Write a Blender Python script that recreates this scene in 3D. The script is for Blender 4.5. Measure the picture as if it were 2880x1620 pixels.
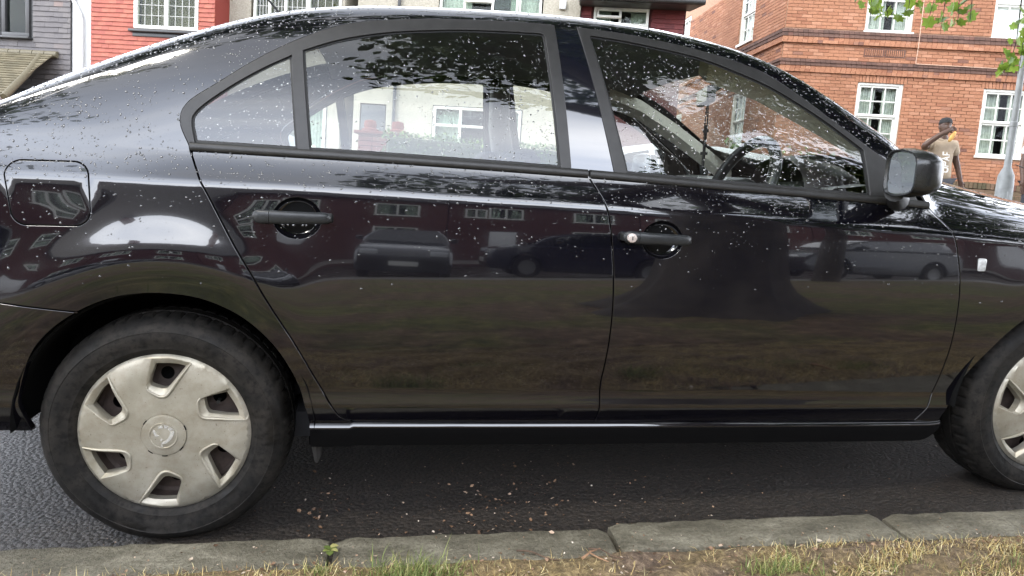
import bpy, bmesh, math, random
import numpy as np
from mathutils import Vector, Matrix
from mathutils.geometry import delaunay_2d_cdt

for o in list(bpy.data.objects):
    bpy.data.objects.remove(o, do_unlink=True)
rng = random.Random(7)
nrng = np.random.default_rng(11)
SC = bpy.context.scene
COL = SC.collection
R = math.radians

# ------------------------------------------------------------------ camera
# the street climbs to the right and the road is cambered, so the car frame is tilted in the world
RC = np.array([[0.998774, -0.003195, -0.049405], [0.0, 0.997916, -0.064533], [0.049508, 0.064454, 0.996692]])
cam_d = bpy.data.cameras.new('camera')
cam_d.sensor_width = 36.0
cam_d.lens = 24.375
cam_d.clip_start = 0.02
cam_d.clip_end = 600.0
cam = bpy.data.objects.new('camera', cam_d)
COL.objects.link(cam)
_f = Vector((0.173115, 0.979025, -0.107431)).normalized()
_r = Vector((0.983542, -0.166115, 0.071070)).normalized()
_u = _r.cross(_f)
cam.matrix_world = Matrix(((_r.x, _u.x, -_f.x, 0.521225), (_r.y, _u.y, -_f.y, -1.791036), (_r.z, _u.z, -_f.z, 0.903914), (0, 0, 0, 1)))
SC.camera = cam

# ------------------------------------------------------------------ sky, sun, exposure
SUN_EL, SUN_AZ = 52.0, 215.0     # elevation, and direction the light comes from (deg from +X, ccw)
W = bpy.data.worlds.new('World')
SC.world = W
W.use_nodes = True
nt = W.node_tree
nt.nodes.clear()
wo = nt.nodes.new('ShaderNodeOutputWorld')
bg = nt.nodes.new('ShaderNodeBackground')
bg.inputs['Strength'].default_value = 0.1
sky = nt.nodes.new('ShaderNodeTexSky')
sky.sky_type = 'NISHITA'
sky.sun_disc = False
sky.sun_elevation = R(SUN_EL)
sky.sun_rotation = R(90.0 - SUN_AZ)
tc = nt.nodes.new('ShaderNodeTexCoord')
sep = nt.nodes.new('ShaderNodeSeparateXYZ')
nt.links.new(tc.outputs['Generated'], sep.inputs[0])
zz = nt.nodes.new('ShaderNodeMath'); zz.operation = 'MAXIMUM'; zz.inputs[1].default_value = 0.0
nt.links.new(sep.outputs['Z'], zz.inputs[0])
za = nt.nodes.new('ShaderNodeMath'); za.operation = 'ADD'; za.inputs[1].default_value = 0.16
nt.links.new(zz.outputs[0], za.inputs[0])
dx = nt.nodes.new('ShaderNodeMath'); dx.operation = 'DIVIDE'
dy = nt.nodes.new('ShaderNodeMath'); dy.operation = 'DIVIDE'
nt.links.new(sep.outputs['X'], dx.inputs[0]); nt.links.new(za.outputs[0], dx.inputs[1])
nt.links.new(sep.outputs['Y'], dy.inputs[0]); nt.links.new(za.outputs[0], dy.inputs[1])
cmb = nt.nodes.new('ShaderNodeCombineXYZ')
nt.links.new(dx.outputs[0], cmb.inputs[0]); nt.links.new(dy.outputs[0], cmb.inputs[1])
mp = nt.nodes.new('ShaderNodeMapping'); mp.inputs['Scale'].default_value = (0.45, 1.5, 1.0)
nt.links.new(cmb.outputs[0], mp.inputs[0])
cn = nt.nodes.new('ShaderNodeTexNoise')
cn.inputs['Scale'].default_value = 1.1; cn.inputs['Detail'].default_value = 7.0; cn.inputs['Roughness'].default_value = 0.55
nt.links.new(mp.outputs[0], cn.inputs['Vector'])
cr = nt.nodes.new('ShaderNodeValToRGB')
cr.color_ramp.elements[0].position = 0.36; cr.color_ramp.elements[0].color = (11.0, 12.0, 14.2, 1)
cr.color_ramp.elements[1].position = 0.66; cr.color_ramp.elements[1].color = (19.5, 19.8, 20.5, 1)
nt.links.new(cn.outputs['Fac'], cr.inputs[0])
mxs = nt.nodes.new('ShaderNodeMix'); mxs.data_type = 'RGBA'; mxs.inputs[0].default_value = 0.9
nt.links.new(sky.outputs[0], mxs.inputs[6]); nt.links.new(cr.outputs[0], mxs.inputs[7])
# haze: the overcast is brighter low down than overhead, the same all round
hz = nt.nodes.new('ShaderNodeMapRange'); hz.interpolation_type = 'SMOOTHSTEP'
hz.inputs[1].default_value = 0.40; hz.inputs[2].default_value = 0.85; hz.inputs[3].default_value = 3.7; hz.inputs[4].default_value = 1.0
nt.links.new(sep.outputs['Z'], hz.inputs[0])
hm = nt.nodes.new('ShaderNodeVectorMath'); hm.operation = 'SCALE'
nt.links.new(mxs.outputs[2], hm.inputs[0]); nt.links.new(hz.outputs[0], hm.inputs['Scale'])
nt.links.new(hm.outputs[0], bg.inputs['Color'])
nt.links.new(bg.outputs[0], wo.inputs[0])

sun_d = bpy.data.lights.new('sun', 'SUN')
sun_d.energy = 1.5
sun_d.angle = R(12.0)
sun_d.color = (1.0, 0.94, 0.84)
sun = bpy.data.objects.new('sun', sun_d)
COL.objects.link(sun)
_d = Vector((math.cos(R(SUN_EL)) * math.cos(R(SUN_AZ)), math.cos(R(SUN_EL)) * math.sin(R(SUN_AZ)), math.sin(R(SUN_EL))))
sun.rotation_euler = _d.to_track_quat('Z', 'Y').to_euler()
sun.location = (0, -5, 12)

SC.view_settings.view_transform = 'Standard'
SC.view_settings.look = 'None'
SC.view_settings.gamma = 1.0
SC.view_settings.use_curve_mapping = False
SC.view_settings.exposure = 0.38
SC.render.engine = 'CYCLES'
SC.cycles.max_bounces = 8
SC.cycles.transparent_max_bounces = 14
SC.cycles.glossy_bounces = 4
SC.cycles.diffuse_bounces = 2
SC.cycles.transmission_bounces = 6
SC.cycles.sample_clamp_indirect = 6.0
SC.cycles.use_denoising = True

# ------------------------------------------------------------------ helpers
def c2w(v):
    return RC @ np.asarray(v, float)

def tag(o, label=None, cat=None, group=None, kind=None):
    if label: o['label'] = label
    if cat: o['category'] = cat
    if group: o['group'] = group
    if kind: o['kind'] = kind
    return o

def empty(name, loc=(0, 0, 0), rz=0.0, label=None, cat=None, group=None):
    o = bpy.data.objects.new(name, None)
    COL.objects.link(o)
    o.empty_display_size = 0.1
    o.location = loc
    o.rotation_euler = (0, 0, rz)
    return tag(o, label, cat, group)

def link(name, me, mat=None, parent=None):
    o = bpy.data.objects.new(name, me)
    COL.objects.link(o)
    if mat is not None and len(me.materials) == 0:
        me.materials.append(mat)
    if parent is not None:
        o.parent = parent
    return o

class MB:
    """collects vertices and faces; build() links them as one mesh object"""
    def __init__(s):
        s.v = []; s.f = []; s.n = None; s.mi = []; s.cur = 0
    def add(s, vs, fs):
        b = len(s.v)
        s.v.extend([tuple(map(float, q)) for q in vs])
        s.f.extend([tuple(b + i for i in f) for f in fs])
        s.mi.extend([s.cur] * len(fs))
        return s
    def box(s, x0, x1, y0, y1, z0, z1, M=None):
        vs = [(x, y, z) for z in (z0, z1) for y in (y0, y1) for x in (x0, x1)]
        if M is not None: vs = [tuple(M @ Vector(q)) for q in vs]
        return s.add(vs, [(0, 2, 3, 1), (4, 5, 7, 6), (0, 1, 5, 4), (2, 6, 7, 3), (0, 4, 6, 2), (1, 3, 7, 5)])
    def bbox(s, x0, x1, y0, y1, z0, z1, b, M=None):
        """box with chamfered edges"""
        bm = bmesh.new()
        bmesh.ops.create_cube(bm, size=1.0)
        for q in bm.verts:
            q.co = Vector(((x0 + x1) / 2 + q.co.x * (x1 - x0), (y0 + y1) / 2 + q.co.y * (y1 - y0), (z0 + z1) / 2 + q.co.z * (z1 - z0)))
        bmesh.ops.bevel(bm, geom=bm.edges[:], offset=b, segments=2, affect='EDGES', profile=0.5)
        bm.verts.ensure_lookup_table()
        vs = [q.co.copy() for q in bm.verts]
        if M is not None: vs = [M @ q for q in vs]
        fs = [tuple(l.vert.index for l in f.loops) for f in bm.faces]
        bm.free()
        return s.add(vs, fs)
    def tube(s, pts, rad, n=10, closed=False, caps=True, flat=None):
        pts = [Vector(q) for q in pts]
        m = len(pts)
        rads = rad if hasattr(rad, '__len__') else [rad] * m
        up = None
        rings = []
        for i, q in enumerate(pts):
            a = pts[i - 1] if (i > 0 or closed) else pts[i]
            b = pts[(i + 1) % m] if (i < m - 1 or closed) else pts[i]
            t = (b - a)
            if t.length < 1e-9: t = Vector((0, 0, 1))
            t.normalize()
            if up is None:
                up = t.orthogonal().normalized()
            up = (up - t * up.dot(t))
            if up.length < 1e-6: up = t.orthogonal()
            up.normalize()
            sd = t.cross(up)
            rings.append([q + (up * math.cos(2 * math.pi * k / n) + sd * math.sin(2 * math.pi * k / n)) * rads[i] for k in range(n)])
        vs = [q for r_ in rings for q in r_]
        fs = []
        for i in range(m if closed else m - 1):
            j = (i + 1) % m
            for k in range(n):
                l = (k + 1) % n
                fs.append((i * n + k, i * n + l, j * n + l, j * n + k))
        if caps and not closed:
            fs.append(tuple(range(n))[::-1]); fs.append(tuple((m - 1) * n + k for k in range(n)))
        return s.add(vs, fs)
    def lathe(s, prof, n=48, M=None, closed=False):
        """profile of (radius, axial) spun about local Y (axis pointing at +axial = +Y)"""
        vs = []
        m = len(prof)
        for k in range(n):
            a = 2 * math.pi * k / n
            for (r_, h) in prof:
                q = Vector((r_ * math.cos(a), h, r_ * math.sin(a)))
                vs.append(M @ q if M is not None else q)
        fs = []
        for k in range(n):
            l = (k + 1) % n
            for i in range(m if closed else m - 1):
                j = (i + 1) % m
                fs.append((k * m + i, k * m + j, l * m + j, l * m + i))
        return s.add(vs, fs)
    def poly_extrude(s, pts2, d0, d1, place):
        """outline pts2 extruded between d0 and d1; place(a, b, d) -> xyz"""
        n = len(pts2)
        vs = [place(a, b, d0) for a, b in pts2] + [place(a, b, d1) for a, b in pts2]
        fs = [tuple(range(n))[::-1], tuple(range(n, 2 * n))]
        for i in range(n):
            j = (i + 1) % n
            fs.append((i, j, n + j, n + i))
        return s.add(vs, fs)
    def mesh(s, name, smooth=True, angle=40.0):
        me = bpy.data.meshes.new(name)
        me.from_pydata([tuple(q) for q in s.v], [], s.f)
        if any(s.mi): me.polygons.foreach_set('material_index', s.mi)
        if smooth:
            me.polygons.foreach_set('use_smooth', [True] * len(me.polygons))
            if s.n is not None:
                me.normals_split_custom_set_from_vertices(s.n)
            elif angle < 179:
                me.set_sharp_from_angle(angle=R(angle))
        me.update()
        return me
    def build(s, name, mat=None, parent=None, smooth=True, angle=40.0):
        me = s.mesh(name, smooth, angle)
        if isinstance(mat, (list, tuple)):
            for m_ in mat: me.materials.append(m_)
            return link(name, me, None, parent)
        return link(name, me, mat, parent)

def copy_tree(o, parent=None):
    c = o.copy()
    COL.objects.link(c)
    if parent is not None: c.parent = parent
    for ch in list(o.children):
        copy_tree(ch, c)
    return c

def spl(pts, step=0.012, closed=False):
    """Catmull-Rom through the points, resampled"""
    P = np.array(pts, float)
    n = len(P)
    out = []
    rngi = range(n if closed else n - 1)
    for i in rngi:
        p1, p2 = P[i], P[(i + 1) % n]
        p0 = P[i - 1] if (i > 0 or closed) else 2 * p1 - p2
        p3 = P[(i + 2) % n] if (i + 2 < n or closed) else 2 * p2 - p1
        m = max(2, int(np.linalg.norm(p2 - p1) / step) + 1)
        for k in range(m):
            t = k / m
            out.append(0.5 * ((2 * p1) + (-p0 + p2) * t + (2 * p0 - 5 * p1 + 4 * p2 - p3) * t * t + (-p0 + 3 * p1 - 3 * p2 + p3) * t ** 3))
    if not closed: out.append(P[-1])
    return [tuple(q) for q in out]

def lin(a, b, step=0.012):
    a = np.array(a, float); b = np.array(b, float)
    m = max(1, int(np.linalg.norm(b - a) / step) + 1)
    return [tuple(a + (b - a) * k / m) for k in range(m + 1)]

def join_outline(*segs):
    out = []
    for s_ in segs:
        for q in s_:
            if not out or (abs(out[-1][0] - q[0]) + abs(out[-1][1] - q[1])) > 1e-4:
                out.append((float(q[0]), float(q[1])))
    if (abs(out[-1][0] - out[0][0]) + abs(out[-1][1] - out[0][1])) < 1e-4: out.pop()
    return out

def area2(P):
    P = np.array(P); x, y = P[:, 0], P[:, 1]
    return 0.5 * np.sum(x * np.roll(y, -1) - np.roll(x, -1) * y)

def offset_poly(P, d):
    """move the outline inward by d (counter-clockwise polygons)"""
    P = np.array(P, float)
    if area2(P) < 0: P = P[::-1]
    t = np.roll(P, -1, 0) - np.roll(P, 1, 0)
    e1 = P - np.roll(P, 1, 0); e2 = np.roll(P, -1, 0) - P
    e1 /= np.linalg.norm(e1, axis=1)[:, None] + 1e-12; e2 /= np.linalg.norm(e2, axis=1)[:, None] + 1e-12
    n1 = np.stack([-e1[:, 1], e1[:, 0]], -1); n2 = np.stack([-e2[:, 1], e2[:, 0]], -1)
    b = n1 + n2
    b /= np.linalg.norm(b, axis=1)[:, None] + 1e-9
    c = np.maximum(0.5, np.sum(b * n1, 1))
    return [tuple(q) for q in P + b * (d / c)[:, None]]

def pip(P, x, y):
    """vectorised point in polygon"""
    P = np.array(P); x = np.asarray(x); y = np.asarray(y)
    inside = np.zeros(x.shape, bool)
    n = len(P); j = n - 1
    for i in range(n):
        xi, yi = P[i]; xj, yj = P[j]
        c = ((yi > y) != (yj > y)) & (x < (xj - xi) * (y - yi) / (yj - yi + 1e-15) + xi)
        inside ^= c
        j = i
    return inside

def dist_poly(P, x, y):
    P = np.array(P); d = np.full(np.shape(x), 1e9)
    Q = np.roll(P, -1, 0)
    for a, b in zip(P, Q):
        ab = b - a; L = ab @ ab + 1e-15
        t = np.clip(((x - a[0]) * ab[0] + (y - a[1]) * ab[1]) / L, 0, 1)
        d = np.minimum(d, np.hypot(x - a[0] - t * ab[0], y - a[1] - t * ab[1]))
    return d

def cdt(outline, holes=(), gx=0.03, gy=0.007, extra=None):
    """triangulate a polygon with holes; interior grid points gx by gy. returns points (n,2) and triangles"""
    sx = gy / gx
    loops = [list(outline)] + [list(h) for h in holes]
    pts = []; edges = []
    for lp in loops:
        b = len(pts); n = len(lp)
        pts += lp
        edges += [(b + i, b + (i + 1) % n) for i in range(n)]
    O = np.array(outline)
    x0, y0 = O.min(0); x1, y1 = O.max(0)
    X, Y = np.meshgrid(np.arange(x0 + gx * .5, x1, gx), np.arange(y0 + gy * .5, y1, gy))
    X[::2] += gx * .25; X[1::2] -= gx * .25
    X = X.ravel(); Y = Y.ravel()
    k = pip(outline, X, Y)
    for h in holes: k &= ~pip(h, X, Y)
    X = X[k]; Y = Y[k]
    d = np.full(X.shape, 1e9)
    for lp in loops:
        d = np.minimum(d, dist_poly([(q[0] * sx, q[1]) for q in lp], X * sx, Y))
    k = d > gy * .45
    X = X[k]; Y = Y[k]
    pts += list(zip(X.tolist(), Y.tolist()))
    vin = [Vector((q[0] * sx, q[1])) for q in pts]
    vo, eo, fo, *_ = delaunay_2d_cdt(vin, edges, [], 1, 1e-7)
    V = np.array([(q.x / sx, q.y) for q in vo])
    F = np.array([f for f in fo if len(f) == 3])
    c = V[F].mean(1)
    k = pip(outline, c[:, 0], c[:, 1])
    for h in holes: k &= ~pip(h, c[:, 0], c[:, 1])
    return V, [tuple(int(j) for j in f) for f in F[k]]

# ------------------------------------------------------------------ material helpers
def mat_new(name):
    m = bpy.data.materials.new(name)
    m.use_nodes = True
    return m, m.node_tree, m.node_tree.nodes['Principled BSDF']

def N(nt, typ, **kw):
    n = nt.nodes.new(typ)
    for k, v in kw.items():
        if k in n.inputs.keys(): n.inputs[k].default_value = v
        else: setattr(n, k, v)
    return n

def noise(nt, scale, detail=4.0, rough=0.55, coord='Object', dist=0.0, stretch=None):
    t = nt.nodes.new('ShaderNodeTexCoord')
    n = nt.nodes.new('ShaderNodeTexNoise')
    n.inputs['Scale'].default_value = scale; n.inputs['Detail'].default_value = detail
    n.inputs['Roughness'].default_value = rough; n.inputs['Distortion'].default_value = dist
    src = t.outputs[coord]
    if stretch:
        mpn = nt.nodes.new('ShaderNodeMapping'); mpn.inputs['Scale'].default_value = stretch
        nt.links.new(src, mpn.inputs[0]); src = mpn.outputs[0]
    nt.links.new(src, n.inputs['Vector'])
    return n.outputs['Fac']

def ramp(nt, fac, stops):
    r_ = nt.nodes.new('ShaderNodeValToRGB')
    e = r_.color_ramp.elements
    while len(e) < len(stops): e.new(0.5)
    for i, (p_, c_) in enumerate(stops):
        e[i].position = p_
        e[i].color = (c_[0], c_[1], c_[2], 1) if hasattr(c_, '__len__') else (c_, c_, c_, 1)
    nt.links.new(fac, r_.inputs[0])
    return r_.outputs[0]

def bump(nt, bsdf, height, strength=0.3, dist=0.01):
    b = nt.nodes.new('ShaderNodeBump')
    b.inputs['Strength'].default_value = strength; b.inputs['Distance'].default_value = dist
    nt.links.new(height, b.inputs['Height'])
    nt.links.new(b.outputs[0], bsdf.inputs['Normal'])
    return b

def mixc(nt, fac, a, b, mode='MIX'):
    m = nt.nodes.new('ShaderNodeMix'); m.data_type = 'RGBA'; m.blend_type = mode
    for sock, val in ((m.inputs[0], fac), (m.inputs[6], a), (m.inputs[7], b)):
        if hasattr(val, 'is_linked') or hasattr(val, 'links'): nt.links.new(val, sock)
        elif hasattr(val, '__len__'): sock.default_value = (val[0], val[1], val[2], 1)
        else: sock.default_value = val
    return m.outputs[2]

def simple(name, col, rough=0.5, metal=0.0, spec=0.5, var=0.0, vscale=20.0, bmp=0.0, bscale=200.0, coat=0.0, rvar=0.0):
    m, nt, b = mat_new(name)
    b.inputs['Base Color'].default_value = (*col, 1)
    b.inputs['Roughness'].default_value = rough
    b.inputs['Metallic'].default_value = metal
    b.inputs['Specular IOR Level'].default_value = spec
    b.inputs['Coat Weight'].default_value = coat
    if var:
        f = noise(nt, vscale, 6)
        lo = tuple(c * (1 - var) for c in col); hi = tuple(min(1, c * (1 + var)) for c in col)
        nt.links.new(ramp(nt, f, [(0.3, lo), (0.7, hi)]), b.inputs['Base Color'])
    if rvar:
        f = noise(nt, vscale * 1.7, 5)
        nt.links.new(ramp(nt, f, [(0.3, max(0, rough - rvar)), (0.7, min(1, rough + rvar))]), b.inputs['Roughness'])
    if bmp:
        bump(nt, b, noise(nt, bscale, 5), bmp, 0.004)
    return m

def objrand(nt):
    n = nt.nodes.new('ShaderNodeObjectInfo')
    return n.outputs['Random']

def glass_mat(name, ior=1.52, tint=(0.92, 0.95, 0.94), rough=0.0, refl_gain=1.0):
    """thin pane: Fresnel mix of a clear tint and a mirror reflection"""
    m, nt, b = mat_new(name)
    nt.nodes.remove(b)
    out = nt.nodes['Material Output']
    tr = N(nt, 'ShaderNodeBsdfTransparent'); tr.inputs['Color'].default_value = (*tint, 1)
    gl = N(nt, 'ShaderNodeBsdfGlossy'); gl.inputs['Roughness'].default_value = rough; gl.inputs['Color'].default_value = (1, 1, 1, 1)
    fr = N(nt, 'ShaderNodeFresnel')
    ge = N(nt, 'ShaderNodeNewGeometry')      # a pane reflects the same from both sides
    mi = N(nt, 'ShaderNodeMix'); mi.data_type = 'FLOAT'; mi.inputs[2].default_value = ior; mi.inputs[3].default_value = 1.0 / ior
    nt.links.new(ge.outputs['Backfacing'], mi.inputs[0]); nt.links.new(mi.outputs[0], fr.inputs['IOR'])
    mu = N(nt, 'ShaderNodeMath'); mu.operation = 'MULTIPLY'; mu.inputs[1].default_value = refl_gain; mu.use_clamp = True
    nt.links.new(fr.outputs[0], mu.inputs[0])
    mx = N(nt, 'ShaderNodeMixShader')
    nt.links.new(mu.outputs[0], mx.inputs[0]); nt.links.new(tr.outputs[0], mx.inputs[1]); nt.links.new(gl.outputs[0], mx.inputs[2])
    nt.links.new(mx.outputs[0], out.inputs['Surface'])
    return m
# ================================================================== ground, road, kerb, verge
def kerb_y(x):
    """road edge of the near kerb, world x -> y"""
    return -0.158 - 0.040 * np.asarray(x, float)
def along(x):
    return 0.0496 * 25.0 * np.tanh(np.asarray(x, float) / 25.0)
_CX = [-60, -12, -4, -2, -1, 0, 2.0, 4.0, 5.4, 7.6, 11.0, 14.0, 40.0]
_CZ = [-.30, -.30, -.19, -.115, -.062, 0, .130, .245, .315, .40, .62, .80, .95]
def cross(yp):
    return np.interp(yp, _CX, _CZ)
def H(x, y):
    """ground height of the street, without kerbs"""
    return along(x) + cross(np.asarray(y, float) - kerb_y(x)) - 0.0102

ROAD_W = 5.4
def strip(name, yp0, yp1, dz, mat, x0=-60, x1=70, nx=130, ny=14, kind='structure'):
    mb = MB(); vs = []
    xs = np.unique(np.concatenate([np.linspace(x0, -4, nx // 3), np.linspace(-4, 6, nx // 3), np.linspace(6, x1, nx // 3)]))
    for x in xs:
        for k in range(ny + 1):
            yp = yp0 + (yp1 - yp0) * k / ny
            y = float(kerb_y(x)) + yp
            vs.append((x, y, float(H(x, y)) + dz))
    m = ny + 1
    mb.add(vs, [(i * m + j, (i + 1) * m + j, (i + 1) * m + j + 1, i * m + j + 1) for i in range(len(xs) - 1) for j in range(ny)])
    o = mb.build(name, mat)
    o['kind'] = kind
    return o

def asphalt_mat():
    m, nt, b = mat_new('wet_asphalt')
    t = nt.nodes.new('ShaderNodeTexCoord')
    v = nt.nodes.new('ShaderNodeTexVoronoi'); v.inputs['Scale'].default_value = 82.0; v.inputs['Randomness'].default_value = 1.0
    nt.links.new(t.outputs['Object'], v.inputs['Vector'])
    stone = ramp(nt, v.outputs['Color'], [(0.0, (0.007, 0.0058, 0.0048)), (1.0, (0.036, 0.029, 0.0235))])
    big = noise(nt, 1.3, 6, 0.6); fine = noise(nt, 300, 5, 0.75)
    tone = ramp(nt, big, [(0.3, (0.75, 0.70, 0.66)), (0.7, (1.15, 1.08, 1.0))])
    col = mixc(nt, 1.0, stone, tone, 'MULTIPLY')
    grit = ramp(nt, fine, [(0.54, 0.0), (0.66, 1.0)])
    nt.links.new(mixc(nt, grit, col, (0.092, 0.071, 0.053)), b.inputs['Base Color'])
    # the strip a parked car has kept dry stays rough; open road is wet
    sp = nt.nodes.new('ShaderNodeSeparateXYZ'); nt.links.new(t.outputs['Object'], sp.inputs[0])
    def band(sock, a0, a1, b0, b1):
        u = nt.nodes.new('ShaderNodeMapRange'); u.interpolation_type = 'SMOOTHSTEP'; u.inputs[1].default_value = a0; u.inputs[2].default_value = a1
        v2 = nt.nodes.new('ShaderNodeMapRange'); v2.interpolation_type = 'SMOOTHSTEP'; v2.inputs[1].default_value = b0; v2.inputs[2].default_value = b1; v2.inputs[3].default_value = 1.0; v2.inputs[4].default_value = 0.0
        nt.links.new(sock, u.inputs[0]); nt.links.new(sock, v2.inputs[0])
        k = nt.nodes.new('ShaderNodeMath'); k.operation = 'MULTIPLY'; nt.links.new(u.outputs[0], k.inputs[0]); nt.links.new(v2.outputs[0], k.inputs[1])
        return k.outputs[0]
    dry = nt.nodes.new('ShaderNodeMath'); dry.operation = 'MULTIPLY'
    nt.links.new(band(sp.outputs['X'], -.25, .25, 2.9, 3.4), dry.inputs[0]); nt.links.new(band(sp.outputs['Y'], -.5, -.2, 1.6, 1.9), dry.inputs[1])
    wet = ramp(nt, big, [(0.3, 0.20), (0.7, 0.40)])
    nt.links.new(mixc(nt, dry.outputs[0], wet, (0.68, 0.68, 0.68)), b.inputs['Roughness'])
    b.inputs['Specular IOR Level'].default_value = 0.5
    inv = nt.nodes.new('ShaderNodeMath'); inv.operation = 'SUBTRACT'; inv.inputs[0].default_value = 1.0
    nt.links.new(v.outputs['Distance'], inv.inputs[1])
    ad = nt.nodes.new('ShaderNodeMath'); ad.operation = 'MULTIPLY_ADD'; ad.inputs[1].default_value = 0.6
    nt.links.new(fine, ad.inputs[0]); nt.links.new(inv.outputs[0], ad.inputs[2])
    bump(nt, b, ad.outputs[0], 1.0, 0.0065)
    return m
ASPHALT = asphalt_mat()
strip('road', -0.25, ROAD_W + .2, 0.0, ASPHALT, ny=18)

def soil_mat():
    m, nt, b = mat_new('verge_soil')
    f = noise(nt, 3.2, 7, 0.62); g = noise(nt, 60, 6, 0.7); h = noise(nt, 14, 5, 0.65)
    soil = ramp(nt, g, [(0.3, (0.065, 0.044, 0.030)), (0.52, (0.17, 0.118, 0.080)), (0.68, (0.38, 0.28, 0.19))])
    turf = ramp(nt, g, [(0.3, (0.085, 0.062, 0.030)), (0.52, (0.22, 0.158, 0.075)), (0.68, (0.44, 0.33, 0.16))])
    k = ramp(nt, f, [(0.40, 0.0), (0.56, 1.0)])
    nt.links.new(mixc(nt, k, soil, turf), b.inputs['Base Color'])
    b.inputs['Roughness'].default_value = 0.9
    bump(nt, b, g, 0.8, 0.02)
    return m
SOIL = soil_mat()
GRASSFAR = SOIL
# one big ground sheet under everything, then the strips of the street on it
strip('ground', -300, 300, -0.35, SOIL, x0=-300, x1=300, nx=90, ny=60)
def turf_mat():
    m, nt, b = mat_new('wet_turf')
    f = noise(nt, 0.9, 6, 0.62); g = noise(nt, 9, 9, 0.78)
    a = ramp(nt, g, [(0.34, (0.045, 0.052, 0.014)), (0.52, (0.150, 0.150, 0.042)), (0.68, (0.40, 0.33, 0.11))])
    c = ramp(nt, g, [(0.34, (0.060, 0.040, 0.025)), (0.52, (0.19, 0.125, 0.075)), (0.68, (0.44, 0.30, 0.18))])
    nt.links.new(mixc(nt, ramp(nt, f, [(0.42, 0.0), (0.56, 1.0)]), a, c), b.inputs['Base Color'])
    b.inputs['Roughness'].default_value = 0.9
    bump(nt, b, g, 0.9, 0.04)
    return m
TURF = turf_mat()
def verge():
    """the grass verge beside the kerb, uneven close to the camera"""
    mb = MB(); vs = []
    xs = np.concatenate([np.linspace(-45, -1.2, 30), np.arange(-1.1, 3.3, .03), np.linspace(3.5, 45, 30)])
    yps = np.concatenate([np.arange(-.114, -.9, -.025), np.linspace(-1.0, -9.2, 24)])
    for x in xs:
        for yp in yps:
            y = float(kerb_y(x)) + yp
            n_ = .008 * math.sin(x * 21 + 3 * math.sin(yp * 17)) + .007 * math.sin(yp * 43 + 2 * math.sin(x * 9)) + .004 * math.sin(x * 67 + yp * 31)
            vs.append((x, y, float(H(x, y)) + .098 + n_ * (1 if yp < -.16 else .25) - (.004 if yp > -.12 else 0)))
    m = len(yps)
    mb.add(vs, [(i * m + j, i * m + j + 1, (i + 1) * m + j + 1, (i + 1) * m + j) for i in range(len(xs) - 1) for j in range(m - 1)])
    # bare strip by the kerb, turf farther out
    fm = []
    for i in range(len(xs) - 1):
        for j in range(m - 1): fm.append(0 if yps[j] > -.62 else 1)
    mb.mi = fm
    o = mb.build('verge', [SOIL, TURF], angle=180); o['kind'] = 'structure'
    return o
verge()
# footpath and the second road behind the camera
PAVE = simple('grey_paving', (0.20, 0.19, 0.175), 0.6, var=0.25, vscale=2.5, bmp=0.3, bscale=120)
strip('footpath', -10.6, -9.2, .10, PAVE, ny=3)
strip('back_road', -17.5, -10.6, .02, ASPHALT, ny=6)
strip('back_pavement', -20.5, -17.5, .12, PAVE, ny=3)
strip('far_pavement', ROAD_W + .12, 8.2, .10, PAVE, ny=6)

# ---- kerbs: each stone its own piece
def stone_mat():
    m, nt, b = mat_new('kerb_granite')
    f = noise(nt, 7, 7, 0.65, stretch=(1, 2.2, 1)); g = noise(nt, 110, 6, 0.7); h = noise(nt, 2.1, 3)
    c = ramp(nt, f, [(0.30, (0.085, 0.075, 0.052)), (0.52, (0.175, 0.158, 0.115)), (0.72, (0.30, 0.275, 0.21))])
    s_ = ramp(nt, g, [(0.32, (0.55, 0.55, 0.52)), (0.62, (1.1, 1.1, 1.1))])
    nt.links.new(mixc(nt, 1.0, c, s_, 'MULTIPLY'), b.inputs['Base Color'])
    b.inputs['Roughness'].default_value = 0.62
    ad = nt.nodes.new('ShaderNodeMath'); ad.operation = 'MULTIPLY_ADD'; ad.inputs[1].default_value = 2.0
    nt.links.new(f, ad.inputs[0]); nt.links.new(g, ad.inputs[2])
    bump(nt, b, ad.outputs[0], 0.9, 0.006)
    return m
STONE = stone_mat()
kerb = empty('kerb', (0, 0, 0)); kerb['kind'] = 'structure'
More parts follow.
